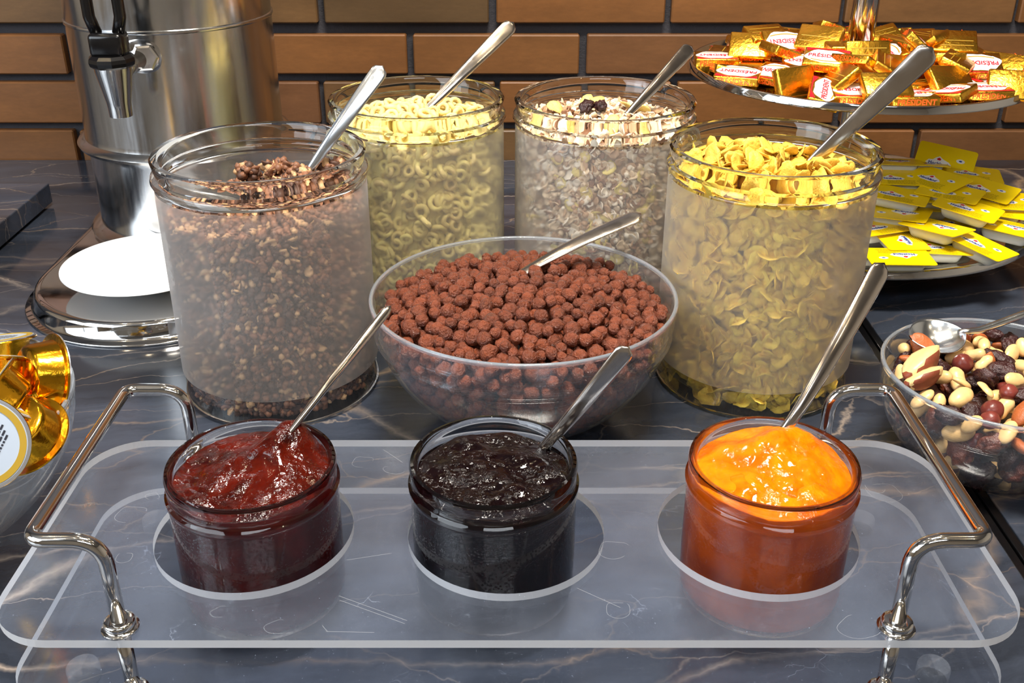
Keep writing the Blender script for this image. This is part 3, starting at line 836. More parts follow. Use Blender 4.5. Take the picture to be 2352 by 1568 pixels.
def rough_ball(seed, sc=(1, 1, 1)):
    V, F = ico(3); V = V.copy()
    for i, v in enumerate(V):
        q = Vector(v); o_ = Vector((seed * 3.7, seed, 2.0))
        V[i] = v * (1 + .12 * noise.noise(q * 1.7 + o_) + .10 * noise.noise(q * 4.2 + o_) + .05 * noise.noise(q * 9 + o_)) * np.array(sc)
    return V, F
balls = [rough_ball(40 + s, [(1, 1, .95), (1.06, .95, .92), (.95, 1, 1), (1.12, .92, .92), (1, .93, 1)][s % 5]) for s in range(6)]
bm_meshes = [fast_mesh('chocolate_ball', V, F, [M['choc']]) for V, F in balls]
balls_lo = [rough_ball(50 + s) for s in range(3)]
for (v, i) in keep[:300]:
    o = obj('chocolate_ball', bm_meshes[i % 6]); R = rot_rand(1)[0]
    o.matrix_world = mat4(R, PB[i] + np.array([CB[0], CB[1], 0]), RB[i] * 1.04)
    q_ = PB[i]; wh_ = 'resting against the glass' if inner_R(innB, q_[2]) - math.hypot(q_[0], q_[1]) < .008 else ('on the far half of the heap' if q_[1] > 0 else 'on the near half of the heap')
    tag(o, 'round brown chocolate cereal ball ' + wh_ + ' in the large bowl', 'cereal', 'chocolate cereal balls in the large bowl')
its = [(i % 3, rot_rand(1)[0], PB[i] + np.array([CB[0], CB[1], 0]), RB[i] * 1.04, 0) for (v, i) in keep[300:]]
print('balls', len(PB), len(keep))
tag(obj('chocolate_balls', joined('chocolate_balls', balls_lo, its, [M['choc']])), 'rest of the chocolate cereal balls deeper in the large glass bowl', 'cereal', None, 'stuff')

# nut bowl
CN = (.335, .625)
profN = [(.030, .0006), (.046, .0), (.0485, .002), (.051, .0045), (.064, .016), (.0725, .031), (.0748, .0445), (.0765, .0462), (.0772, .0478), (.0768, .0500), (.0780, .056), (.0786, .0625), (.0795, .0682)]
_, innN = make_bowl('glass_bowl', CN, profN, .0026, 'clear glass bowl of mixed nuts and raisins by the tray', 'clear glass bowls')
hN = lambda x, y: .0770 - .010 * ((x * x + y * y) / .0056)
PN, RN = pack(700, [.0056, .0064, .0070, .0076], .0745, innN, hN, 10, 5)
def peanut_p(seed):
    V, F = ico(3); V = V.copy()
    for i, v in enumerate(V):
        pinch = 1 - .22 * math.exp(-(v[0] * 3) ** 2) * (1 if seed % 2 else .2)
        V[i] = (v[0] * 1.25, v[1] * .78 * pinch, v[2] * (.72 if seed % 3 else .5) * pinch)
        if seed % 3 == 0 and V[i][2] < -.1: V[i][2] = -.1
        V[i] *= 1 + .05 * noise.noise(Vector(v) * 2 + Vector((seed, 0, 0)))
    return V, F
def almond_p(seed):
    V, F = ico(3); V = V.copy()
    for i, v in enumerate(V):
        x = v[0]; k = (1 - .45 * max(0, x) ** 1.5); V[i] = (x * 1.65, v[1] * .86 * k, v[2] * .52 * k)
        V[i] *= 1 + .04 * noise.noise(Vector(v) * 2.5 + Vector((seed, 0, 0)))
    return V, F
def raisin_p(seed):
    V, F = ico(3); V = V.copy()
    for i, v in enumerate(V):
        q = Vector(v) * 2.1 + Vector((seed * 3.3, 1, 2)); f = abs(noise.noise(q)) * .55 + abs(noise.noise(q * 2.2)) * .35
        V[i] = v * np.array([1.35, .92, .6]) * (1.08 - f)
    return V, F
def brazil_p(seed):
    V, F = ico(3); V = V.copy()
    for i, v in enumerate(V):
        a = math.atan2(v[2], v[1]); rr = math.hypot(v[1], v[2]); k = (1 + .16 * math.cos(3 * a)) * (1 - .35 * v[0] * v[0] * (1 if v[0] > 0 else .4))
        V[i] = (v[0] * 2.2, rr * math.cos(a) * k, rr * math.sin(a) * k * .9 + .18 * v[0] ** 2)
        V[i] *= 1 + .05 * noise.noise(Vector(v) * 3 + Vector((seed, 0, 0)))
    return V, F
NUT = [('peanut', [peanut_p(s) for s in range(4)], 'peanut', .36, 'pale roasted peanut in the nut and raisin bowl', 'nut', 'peanuts in the nut bowl'),
       ('raisin', [raisin_p(s) for s in range(4)], 'raisin', .36, 'wrinkled dark raisin in the nut bowl', 'raisin', 'dark raisins in the nut bowl'),
       ('raisin', [raisin_p(s + 9) for s in range(2)], 'raisin_brown', .08, 'wrinkled amber-brown raisin in the nut bowl', 'raisin', 'brown raisins in the nut bowl'),
       ('almond', [almond_p(s) for s in range(2)], 'almond', .13, 'brown-skinned almond in the nut bowl', 'nut', 'almonds in the nut bowl'),
       ('hazelnut', [lump_proto(1, 60, 3, .1)], 'hazel', .07, 'round reddish-brown hazelnut in the nut bowl', 'nut', 'hazelnuts in the nut bowl')]
nut_me = {}
special = {}
BZ = [(2118, 835, .077, -50, 'large pale Brazil nut with a brown skin edge at the left rim', .0088), (2122, 868, .073, -72, 'smaller greenish-cream Brazil nut leaning in front of the large one', .0068)]
bzp = []
for k, (px, py, z, yaw, lb, s) in enumerate(BZ):
    p = at_z(px, py, z); bzp.append(p)
    V, F = brazil_p(k); sk = ((V[F].mean(1)[:, 1] < -.55) | (V[F].mean(1)[:, 0] < -1.9)).astype(int)
    o = obj('brazil_nut', fast_mesh('brazil_nut', V, F, [M['brazil'], M['brazil_skin']], sk))
    o.matrix_world = Matrix.Translation(p) @ Matrix.Rotation(math.radians(90 + yaw + 30 * 0), 4, 'Z') @ Matrix.Rotation(math.radians(-18), 4, 'Y') @ Matrix.Scale(s, 4)
    tag(o, lb, 'nut')
nidx = 0
SPP = at_z(2150, 775, .076)
for i, (p, r) in enumerate(zip(PN, RN)):
    rho = math.hypot(p[0], p[1])
    if not (p[2] + r > hN(p[0], p[1]) - .018 or inner_R(innN, p[2]) - rho < .014): continue
    P = Vector(p) + Vector((CN[0], CN[1], 0))
    if any((P - q).length < .0105 for q in bzp): continue
    if (P - SPP).length < .014 and P.z > .066: continue
    k = int(rng.choice(5, p=[n[3] for n in NUT])); nm, ps, mt, _, lb, cat, grp = NUT[k]; v = int(rng.integers(len(ps)))
    if (k, v) not in nut_me: nut_me[(k, v)] = fast_mesh(nm, ps[v][0], ps[v][1], [M[mt]])
    o = obj(nm, nut_me[(k, v)]); s = r * {0: 1.10, 1: 1.30, 2: 1.3, 3: 1.15, 4: 1.02}[k]
    nrm = (0, -.25, 1) if inner_R(innN, p[2]) - rho > .012 else (p[0] / rho, p[1] / rho, .6)
    o.matrix_world = mat4(rot_to(nrm, rng, .45), P, s)
    side_ = 'beside the serving spoon' if (P - at_z(2150, 775, .076)).length < .038 else ('against the near wall' if inner_R(innN, p[2]) - rho < .010 and p[1] < 0 else ('on the left half' if p[0] < 0 else 'on the right half'))
    tag(o, lb.replace(' in the nut and raisin bowl', '').replace(' in the nut bowl', '') + ' ' + side_ + ' of the nut bowl' if side_[0] != 'b' else lb.replace(' in the nut and raisin bowl', '').replace(' in the nut bowl', '') + ' beside the serving spoon', cat, grp); nidx += 1
print('nuts', nidx)

# ------------------------------------------------------------------ golden pots in the left bowl
CL = (-.370, .540)
profL = [(.022, .0006), (.036, .0), (.040, .0015), (.056, .008), (.078, .026), (.094, .050), (.1015, .072), (.1035, .088)]
make_bowl('glass_bowl', CL, profL, .0030, 'clear glass bowl of small golden foil pots by the saucer', 'clear glass bowls')
def pot_meshes():
    prof = [(0.0001, 0), (.0165, 0), (.0185, .0012), (.0195, .003), (.0222, .0155), (.0226, .0165), (.0262, .0168), (.0266, .0176), (.0262, .0182), (0.0001, .0182)]
    body = lathe('foil_pot', prof, 72, [M['pot_foil']], None, closed=False)
    for v in body.vertices:
        z = v.co.z
        if .003 < z < .0156 or True:
            a = math.atan2(v.co.y, v.co.x); f = 1 + (.010 * math.sin(a * 36) if .0028 < z < .016 else 0)
            v.co.x *= f; v.co.y *= f
    lid = lathe('peel_lid', [(.0001, .0183), (.0250, .0183), (.0262, .0183), (.0264, .0188), (.0246, .0190), (.0001, .0189)], 64, [M['paper_lid'], M['pot_rim'], M['label_gold']], [0, 1, 1, 1, 0, 0], closed=False)
    return body, lid
pot_body, pot_lid = pot_meshes()
gold_ring = lathe('printed_ring', [(.0205, .0190), (.0240, .0190), (.0240, .01935), (.0205, .01935)], 64, [M['label_gold']], None)
lines_me = None
def lid_print():
    V = []; F = []
    for k in range(8):
        y = .004 - k * .0022; w0 = .015 - abs(k - 3) * .0012; x = -w0
        while x < w0:
            L = random.uniform(.0008, .0032); b = len(V)
            V += [(x, y, .0192), (x + L, y, .0192), (x + L, y + .0011, .0192), (x, y + .0011, .0192)]; F.append((b, b + 1, b + 2, b + 3)); x += L + .0007
    return mesh_from('printed_text', V, F, [M['ink']], None, False)
lp = lid_print()
honey = poly_me('printed_picture', [(.011 * math.cos(a) , .0105 + .0065 * math.sin(a)) for a in np.linspace(0, 2 * PI, 20, endpoint=False)], .0190, .0192, M['label_orange'])
honey2 = poly_me('printed_picture', [(.008 * math.cos(a), .0105 + .004 * math.sin(a)) for a in np.linspace(0, 2 * PI, 16, endpoint=False)], .0191, .0193, M['label_white'])
def pot(P, axis, spin, label, s=1.0):
    t = thing('foil_pot', (0, 0, 0), label, 'jam pot', 'golden foil pots')
    z = Vector(axis).normalized(); x = z.orthogonal().normalized(); x = Matrix.Rotation(spin, 3, z) @ x; y = z.cross(x)
    R = np.array([[x[i], y[i], z[i]] for i in range(3)])
    t.matrix_world = mat4(R, Vector(P) - z * .009 * s, s)
    o = obj('cup', pot_body, t); l = obj('lid', pot_lid, t); l['label'] = 'silver-blue printed peel-off lid'
    obj('printed_ring', gold_ring, l); obj('printed_text', lp, l); obj('picture', honey, l); obj('picture', honey2, l)
    return t
pot(at_y(88, 864, .565), (.72, .62, -.33), 0.3, 'golden foil pot standing on its edge against the bowl rim', 1.0)
pot(at_y(8, 868, .570), (-.05, .62, .8), 1.0, 'golden foil pot lying level, left of the upright one')
pot(at_y(-10, 812, .612), (-.1, .34, 1), 2.0, 'golden foil pot farthest back, with its lid up')
pot(at_y(-38, 1014, .492), (.28, -1, .45), 3.4, 'foil pot with its grey printed lid facing out through the glass')
pot(at_y(30, 945, .535), (.5, .3, .8), 0.0, 'golden foil pot wedged below the upright one')
pot(at_y(40, 985, .520), (.1, .5, -.9), 0.0, 'golden foil pot upside down low against the bowl wall')
pot(at_y(0, 928, .530), (-.75, -.05, .65), 0.6, 'golden foil pot tilted so that its pale rim shows edge-on')
pot(at_y(5, 1010, .545), (.2, .2, 1), 0.6, 'golden foil pot at the bottom of the glass bowl')

# ------------------------------------------------------------------ acrylic tray
ZP, ZL, TP = .0580, .0140, .0047
TX0, TW, TYF, TYB = -.0006, .2545, .3787, .5545
HOLES = [(-.1395, .4658, .0536), (-.002, .4652, .0536), (.1356, .4650, .0540)]
def plate_me(name, ztop, th, holes, mat, TYB=.5545):
    R = .034; pts = []
    for (cx, cyy, a0) in ((TX0 + TW - R, TYB - R, 0), (TX0 - TW + R, TYB - R, 90), (TX0 - TW + R, TYF + R, 180), (TX0 + TW - R, TYF + R, 270)):
        for k in range(13): a = math.radians(a0 + k * 7.5); pts.append((cx + R * math.cos(a), cyy + R * math.sin(a)))
    bm = bmesh.new()
    loops = [pts] + [[(hx + r * math.cos(2 * PI * k / 72), hy + r * math.sin(2 * PI * k / 72)) for k in range(72)] for hx, hy, r in holes]
    es = []
    for lp_ in loops:
        vs = [bm.verts.new((x, y, ztop)) for x, y in lp_]
        for a, b in zip(vs, vs[1:] + vs[:1]): es.append(bm.edges.new((a, b)))
    bmesh.ops.triangle_fill(bm, use_beauty=True, use_dissolve=False, edges=es)
    ext = bmesh.ops.extrude_face_region(bm, geom=bm.faces[:])
    vv = [g for g in ext['geom'] if isinstance(g, bmesh.types.BMVert)]
    bmesh.ops.translate(bm, vec=(0, 0, -th), verts=vv)
    bmesh.ops.recalc_face_normals(bm, faces=bm.faces)
    for f in bm.faces: f.material_index = 0 if abs(f.normal.z) > .9 else 1
    me = bpy.data.meshes.new(name); bm.to_mesh(me); bm.free(); me.materials.append(mat); me.materials.append(M['edge'])
    return me
tray = thing('tray_stand', (TX0, (TYF + TYB) / 2, 0), 'two-deck clear acrylic tray with chrome handles holding three jam jars', 'tray')
INV = Matrix.Translation(tray.location).inverted()
def tpart(name, me, label=None):
    o = obj(name, me, tray); o.matrix_parent_inverse = INV
    if label: o['label'] = label
    return o
tpart('upper_plate', plate_me('upper_plate', ZP, TP, HOLES, M['acrylic']), 'scuffed clear plate with three round cutouts')
tpart('lower_plate', plate_me('lower_plate', ZL, TP, [], M['acrylic_low'], .566), 'solid clear plate under the jars')
def marks():
    V = []; F = []; r = random.Random(9)
    def strip(pts, w_):
        for a, b in zip(pts[:-1], pts[1:]):
            a, b = Vector(a), Vector(b); d = (b - a).normalized() if (b - a).length else Vector((1, 0, 0)); n_ = Vector((-d.y, d.x, 0)) * w_; k = len(V)
            V.extend([a - n_, b - n_, b + n_, a + n_]); F.append((k, k + 1, k + 2, k + 3))
    for (p, q) in (((778, 1368), (935, 1425)), ((780, 1378), (930, 1432)), ((1325, 1350), (1425, 1395)), ((748, 1450), (860, 1452)), ((740, 1436), (752, 1450)), ((880, 1032), (925, 1062)), ((796, 1286), (900, 1270))):
        a, b = at_z(*p, ZP + .00012), at_z(*q, ZP + .00012); strip([a, b], .00016)
    for (px, py, R) in ((905, 1078, .006), (833, 1060, .007), (1410, 1262, .009), (1980, 1080, .008), (2030, 1130, .011), (510, 1405, .005), (350, 1140, .004), (285, 1280, .005), (1975, 1440, .010), (2010, 1120, .006), (640, 1440, .006), (1420, 1400, .007), (300, 1180, .009)):
        c = at_z(px, py, ZP + .00012); ph = r.uniform(0, 6); a0 = r.uniform(0, 6); n_ = 26; span = r.uniform(3.2, 6.3)
        pts = [c + Vector((math.cos(a) * R * (1 + .18 * math.sin(2 * a + ph)), math.sin(a) * R * .8 * (1 + .10 * math.cos(3 * a + ph)), 0)) for a in [a0 + span * k / n_ for k in range(n_ + 1)]]
        strip(pts, .00012)
    return mesh_from('dried_marks', V, F, [M['mark']], None, False)
M['mark'] = thin_glass('dried_mark', (1, 1, 1), 0.3, 0.15)
o = tpart('dried_marks', marks()); o['kind'] = 'stuff'
for sx in (-1, 1):
    x0 = TX0 + sx * .1865; x1 = TX0 + sx * .2205; yf, yb = .387, .526
    pts = [(x0, yf, ZP), (x0, yf, .1105), (x1, yf, .1105), (x1, yb, .1105), (x0, yb, .1105), (x0, yb, ZP)]
    tpart('handle', tube('handle', fillet(pts, [.015, .0085, .0085, .015], 10), .0037, [M['chrome']], 24))
    for y in (yf, yb):
        tpart('post', tube('post', [(x0, y, ZL - .001), (x0, y, ZP)], .0037, [M['chrome']], 24))
        for zc in (ZP, ZL):
            col_ = [(.0036, zc), (.0086, zc), (.0090, zc + .0005), (.0090, zc + .0012), (.0084, zc + .0017), (.0074, zc + .0019), (.0076, zc + .0026), (.0076, zc + .0045), (.0070, zc + .0054), (.0058, zc + .0058), (.0036, zc + .0058)]
            o = tpart('collar', lathe('collar', col_, 40, [M['chrome']], None, closed=True)); o.location = (x0 - tray.location.x * 0, y, 0)
    for y in (.413, .541):
        ft = lathe('rubber_foot', [(.0001, 0), (.0078, 0), (.0085, .001), (.0085, .0078), (.0078, ZL - TP), (.0001, ZL - TP)], 32, [M['foot']], None, closed=False)
        o = tpart('rubber_foot', ft); o.location = (TX0 + sx * .2235, y, 0)

# ------------------------------------------------------------------ jam jars
def jam_jar(c, jam, side_c1, side_c2, label, bumps, zjam, seed):
    cx, cyy = c; z0 = ZL
    t = thing('jam_jar', (cx, cyy, z0), label, 'jar', 'small jam jars')
    H = .1023 - z0
    o_ = [(0.0001, .0012), (.034, .0), (.0395, .0012), (.0432, .0045), (.0440, .010), (.0444, .030), (.0446, H - .0175), (.0448, H - .0160), (.0456, H - .0150), (.0457, H - .0130), (.0446, H - .0118),
          (.0440, H - .0110), (.0444, H - .0060), (.0448, H - .0020), (.0440, H + .0002), (.0424, H + .0006), (.0408, H - .0008), (.0402, H - .0045), (.0400, H - .012), (.0404, H - .020), (.0406, .012), (.038, .007), (.034, .0055), (0.0001, .0050)]
    mi = [0] * len(o_)
    for k in range(3, 7): mi[k] = 1
    for k in range(18, 24): mi[k] = 2
    me = lathe('glass_body', o_, 96, [M['jam_glass'], M['wet_glass'], M['jam_glass']], mi, closed=False)
    obj('glass_body', me, t)
    # jam: body plus heaped, wavy surface
    n, mrad = 96, 34; R = .0412; V = []; F = []
    for i in range(mrad + 1):
        r = R * (i / mrad)
        for k in range(n):
            a = 2 * PI * k / n; x, y = r * math.cos(a), r * math.sin(a)
            z = zjam - z0
            for (bx, by, h, s) in bumps: z += h * math.exp(-((x - bx) ** 2 + (y - by) ** 2) / (2 * s * s))
            q = Vector((x, y, seed * .1))
            z += (.0050 * noise.noise(q * 48) + .0026 * abs(noise.noise(q * 100)) + .0005 * noise.noise(q * 260)) * (1 - .55 * (i / mrad) ** 4)
            edge = (i / mrad) ** 10
            z = z * (1 - edge) + min(z, H - .004) * edge
            V.append((x, y, z))
    top_n = len(V)
    for (r, z) in ((.0414, .07), (.0420, .04), (.0420, .014), (.0395, .0070), (.0335, .0048), (.0002, .0044)):
        for k in range(n): a = 2 * PI * k / n; V.append((r * math.cos(a), r * math.sin(a), z))
    rows_ = len(V) // n
    for i in range(rows_ - 1):
        for k in range(n):
            k2 = (k + 1) % n; F.append((i * n + k, (i + 1) * n + k, (i + 1) * n + k2, i * n + k2))
    jm = mesh_from('jam', V, F, [jam, m_jambody('jam_body', side_c1, side_c2)], [0 if i < mrad * n else 1 for i in range(len(F))])
    obj('jam', jm, t)
    return t
jam_jar((-.1364, .4636), M['jam_red'], rgb(54, 3, 3), rgb(92, 12, 6), 'jam jar of deep red jam heaped above its rim', [(.011, .012, .012, .011), (.0225, .0215, .014, .0095), (-.012, .0, .004, .014), (.020, -.005, .004, .014)], .0945, 1)
jam_jar((-.0085, .4668), M['jam_dark'], rgb(14, 3, 6), rgb(28, 6, 10), 'jam jar of nearly black berry jam', [(-.01, .008, .003, .012), (.012, -.02, .0025, .010)], .0925, 5)
jam_jar((.1400, .4659), M['jam_orange'], rgb(156, 58, 2), rgb(206, 92, 4), 'jam jar of bright orange apricot jam with fruit pieces', [(-.013, .010, .008, .013), (.013, .020, .015, .014), (-.018, -.018, .004, .010), (.012, -.012, .007, .014)], .0935, 9)
for k, (x, y, z, s) in enumerate([(-.020, -.017, .098, .011), (-.008, .004, .102, .010), (.019, .004, .102, .008), (.004, -.018, .0985, .012)]):
    V, F = lump_proto(s, 80 + k, 3, .35, 1.3, (1, .75, .4)); o = obj('apricot_piece', fast_mesh('apricot_piece', V, F, [M['jam_orange']]))
    o.matrix_world = mat4(rot_to((0, -.3, 1), rng, .2), (.14 + x, .4659 + y, z - .002), 1)
    tag(o, ['apricot piece low by the left wall of the orange jam', 'apricot piece in front of the spoon in the orange jam', 'small apricot piece in the right half of the orange jam', 'wide apricot piece at the front of the orange jam'][k], 'fruit')

# ------------------------------------------------------------------ spoons
def spoon(E, T, label, width=.0105, neck=.0042, thick=.0019, head=.045, head_w=.030, mat='spoon', face=(0, -1, .35), ridges=False, bend=0.0, group='teaspoons'):
    """E: where the handle enters the food, T: handle tip; the spoon's bowl goes on beyond E"""
    E, T = Vector(E), Vector(T); d = (T - E).normalized(); L = (T - E).length
    nn = Vector(face); nn = (nn - d * nn.dot(d)).normalized(); s = d.cross(nn)
    t = thing('spoon', E, label, 'spoon', group)
    V = []; F = []; N = 40; K = 14
    for i in range(N + 1):
        u = i / N  # 0 at tip, 1 at neck
        p = T - d * (L + .012) * u + nn * (.004 * math.sin(PI * u) + bend * max(0, u - .75) ** 2 * 8)
        w_ = (1.12 * width * (1 - u ** 1.35) + neck * u ** 1.35) * .5
        if u < .06: w_ *= math.sqrt(max(0.0, 1 - ((.06 - u) / .06) ** 2)) * .96 + .04
        th_ = thick * .5 * (1 + .9 * u)
        for k in range(K):
            a = 2 * PI * k / K; ca, sa = math.cos(a), math.sin(a)
            q = abs(ca) ** .7 * (1 if ca > 0 else -1); r_ = 0
            if ridges and sa > .2 and k % 2 == 0 and .05 < u < .9: r_ = -.00045
            V.append(p + s * (w_ * q) + nn * (th_ * sa + r_) - E)
    for i in range(N):
        for k in range(K):
            k2 = (k + 1) % K; F.append((i * K + k, i * K + k2, (i + 1) * K + k2, (i + 1) * K + k))
    F.append(tuple(reversed(range(K)))); F.append(tuple(range(N * K, N * K + K)))
    obj('handle', mesh_from('handle', V, F, [M[mat]]), t)
    # bowl
    V = []; F = []; a0 = -d
    base = E - T + T - E  # zero
    st = -(d * .010)
    nU, nV = 16, 20
    for lay in (0, 1):
        for i in range(nU + 1):
            u = i / nU
            for k in range(nV + 1):
                v_ = -1 + 2 * k / nV
                ww = head_w * .5 * (math.sin(PI * min(1, max(0.0, u) * .98 + .01)) ** .62) * (1.06 - .12 * u)
                dep = -.0075 * (1 - v_ * v_) * math.sin(PI * u) ** .8
                p = st + a0 * (head * u) + s * (ww * v_) + nn * (dep - lay * .0009)
                V.append(p)
    st_ = (nU + 1) * (nV + 1)
    for i in range(nU):
        for k in range(nV):
            q = i * (nV + 1) + k; F.append((q, q + 1, q + nV + 2, q + nV + 1)); F.append((q + st_, q + nV + 1 + st_, q + nV + 2 + st_, q + 1 + st_))
    for k in range(nV): F.append((k, k + st_, k + 1 + st_, k + 1)); q = nU * (nV + 1) + k; F.append((q, q + 1, q + 1 + st_, q + st_))
    for i in range(nU):
        q = i * (nV + 1); F.append((q, q + nV + 1, q + nV + 1 + st_, q + st_)); q += nV; F.append((q, q + st_, q + nV + 1 + st_, q + nV + 1))
    obj('spoon_bowl', mesh_from('spoon_bowl', V, F, [M[mat]]), t)
    return t
spoon(at_z(705, 402, .160), at_y(880, 152, .803), 'bright ridged steel spoon standing in the chocolate granola', .0118, .0048, .0022, mat='spoon_bright', ridges=True)
spoon(at_z(966, 268, .168), at_y(1180, 52, .955), 'steel spoon standing in the pale cereal rings', .0125, .005)
spoon(at_z(1432, 274, .171), at_y(1589, 106, .945), 'steel spoon standing in the muesli', .0118, .0048)
spoon(at_z(1836, 398, .158), at_y(2143, 110, .784), 'long steel spoon standing in the corn flakes', .0165, .006, head=.05)
spoon(at_z(1190, 635, .096), at_y(1473, 492, .760), 'flat-handled steel spoon stuck in the chocolate balls', .0118, .006, .0016, face=(-.3, -.6, 1))
spoon(at_z(690, 962, .116), at_y(897, 703, .540), 'thin steel spoon seen edge-on, stuck in the red jam', .0050, .0034, .0030, head=.024, head_w=.013)
spoon(at_z(1258, 1015, .095), at_y(1444, 797, .478), 'short steel spoon standing in the dark jam', .0092, .0056, .0020, head=.036, head_w=.024)
spoon(at_z(1796, 1000, .104), at_y(2030, 604, .550), 'long steel spoon with a bent neck in the orange jam', .0110, .0050, .0024, head=.036, head_w=.024, bend=-.015, mat='spoon')

# serving spoon lying in the nuts, its bowl upwards and its handle going off to the right
def nut_spoon():
    t = thing('spoon', (CN[0], CN[1], .075), 'large steel spoon lying in the mixed nuts', 'spoon', 'teaspoons')
    p0 = at_z(2092, 775, .077); p1 = at_z(2215, 762, .078); p2 = at_z(2352, 722, .085); p3 = p2 + (p2 - p1) * 1.1
    ax = (p1 - p0).normalized(); up = Vector((0, -.25, 1)); up = (up - ax * up.dot(ax)).normalized(); s = ax.cross(up)
    L = (p1 - p0).length; V = []; F = []; nU, nV = 20, 20; org = Vector(t.location)
    for lay in (0, 1):
        for i in range(nU + 1):
            u = i / nU
            for k in range(nV + 1):
                v_ = -1 + 2 * k / nV; ww = .019 * math.sin(PI * (u * .98 + .01)) ** .6
                V.append(p0 + ax * (L * u) + s * (ww * v_) + up * (-.010 * (1 - v_ * v_) * math.sin(PI * u) ** .8 - lay * .001) - org)
    st_ = (nU + 1) * (nV + 1)
    for i in range(nU):
        for k in range(nV):
            q = i * (nV + 1) + k; F.append((q, q + 1, q + nV + 2, q + nV + 1)); F.append((q + st_, q + nV + 1 + st_, q + nV + 2 + st_, q + 1 + st_))
    for i in range(nU):
        q = i * (nV + 1); F.append((q, q + nV + 1, q + nV + 1 + st_, q + st_)); q += nV; F.append((q, q + st_, q + nV + 1 + st_, q + nV + 1))
    obj('spoon_bowl', mesh_from('spoon_bowl', V, F, [M['spoon_bright']]), t)
    pts = resample([p1 - org - ax * .004, p1 - org + ax * .012, p2 - org, p3 - org], 16)
    obj('handle', tube('handle', [Vector(q) for q in pts], [.0022 + .0016 * k / 15 for k in range(16)], [M['spoon_bright']], 12), t)
nut_spoon()

# ------------------------------------------------------------------ steel urn with tap
UX, UY = -.332, 1.060
urn = thing('steel_urn', (UX, UY, 0), 'tall stainless steel drink urn with a black-handled tap', 'urn')
bz = .018
body = [(.0001, bz), (.107, bz), (.1075, bz + .003), (.104, bz + .007), (.0965, bz + .010), (.0962, .100), (.097, .1045), (.1045, .107), (.1060, .1100), (.1040, .1130), (.0985, .1155),
        (.0975, .120), (.0972, .2255), (.0985, .2262), (.0988, .2275), (.0985, .2288), (.0972, .2295), (.0970, .55), (.092, .560), (.0001, .562)]
obj('body', lathe('body', body, 160, [M['steel_urn']], None, closed=False), urn)
def stadium(xc, w_, yf, yb, n=24):
    pts = [(xc + w_ * math.cos(a), yf + w_ + w_ * math.sin(a)) for a in np.linspace(PI, 2 * PI, n)]
    return pts + [(xc + w_, yb), (xc - w_, yb)]
def base_me():
    yf, yb, xc = .790, 1.19, -.332
    lev = [(.0, .117), (.0012, .1175), (.0022, .1165), (.0026, .1120), (.0050, .1095), (.0140, .1075), (.0170, .1062), (.0182, .1035), (.0180, .1000)]
    V = []; F = []; n = 44
    def ringp(w_):
        d = .117 - w_; pts = [(xc + w_ * math.cos(a), yf + d + w_ + w_ * math.sin(a)) for a in np.linspace(PI, 2 * PI, 40)]
        return pts + [(xc + w_, yb - d), (xc + w_ * .3, yb - d), (xc - w_ * .3, yb - d), (xc - w_, yb - d)]
    for (z, w_) in lev:
        for (x, y) in ringp(w_): V.append((x - UX, y - UY, z))
    for i in range(len(lev) - 1):
        for k in range(n): k2 = (k + 1) % n; F.append((i * n + k, i * n + k2, (i + 1) * n + k2, (i + 1) * n + k))
    F.append(tuple(range((len(lev) - 1) * n, len(lev) * n))); F.append(tuple(reversed(range(n))))
    me = mesh_from('drip_base', V, F, [M['steel_base']]); me.polygons[len(F) - 2].use_smooth = False
    return me
o = obj('drip_base', base_me(), urn); o['label'] = 'flat polished steel base plate with rounded front'
# tap
tx, ty = -.3385, .905
tap = obj('tap', lathe('tap', [(.0001, .168), (.0085, .168), (.0098, .1685), (.0100, .175), (.0105, .181), (.0155, .207), (.0160, .212), (.0001, .212)], 48, [M['steel']], None, closed=False), urn, (tx - UX, ty - UY, 0))
nut_ = lathe('tap_ring', [(.0001, .211), (.0165, .211), (.0190, .213), (.0198, .216), (.0192, .219), (.0165, .2215), (.0001, .2218)], 10, [M['black']], None, closed=False, smooth=False)
obj('tap_ring', nut_, tap)
hx = box_me('tap_grip', .0290, .022, .020, [M['black']], .004, 3, True, (0, 0, .2300)); obj('tap_grip', hx, tap)
loop_pts = fillet([(-.009, 0, .238), (-.013, 0, .252), (-.013, 0, .305), (0, 0, .318), (.013, 0, .305), (.013, 0, .252), (.009, 0, .238)], [.012, .012, .010, .012, .012], 6)
obj('tap_handle', tube('tap_handle', loop_pts, .0050, [M['black']], 16), tap)
obj('tap_neck', tube('tap_neck', [(0, 0, .203), (.002, .022, .205), (.004, .062, .206)], .0088, [M['steel']], 20), tap)
fl = lathe('tap_flange', [(.0001, 0), (.0135, 0), (.0165, .001), (.0180, .003), (.0175, .0055), (.0145, .0065), (.0001, .0065)], 48, [M['steel']], None, closed=False)
f_ = obj('tap_flange', fl, tap, (.006, .064, .207)); f_.rotation_euler = (PI / 2, 0, 0)
f2 = obj('tap_nut', lathe('tap_nut', [(.0001, .006), (.0125, .006), (.0125, .0135), (.0105, .0145), (.0001, .0145)], 6, [M['steel']], None, closed=False, smooth=False), tap, (.006, .064, .207)); f2.rotation_euler = (PI / 2, 0, .3)

# saucer standing on the base
sau = [(.0001, .0025), (.020, .0022), (.0215, .0), (.0235, .0), (.0245, .0026), (.040, .0060), (.060, .0128), (.0715, .0160), (.0735, .0170), (.0733, .0180), (.0715, .0182), (.058, .0152), (.042, .0092), (.0265, .0060), (.0245, .0046), (.0001, .0042)]
tag(obj('saucer', lathe('saucer', sau, 96, [M['porcelain']], None, closed=False), None, (-.335, .8905, bz + .0004)), 'empty white porcelain saucer on the steel urn base', 'saucer')

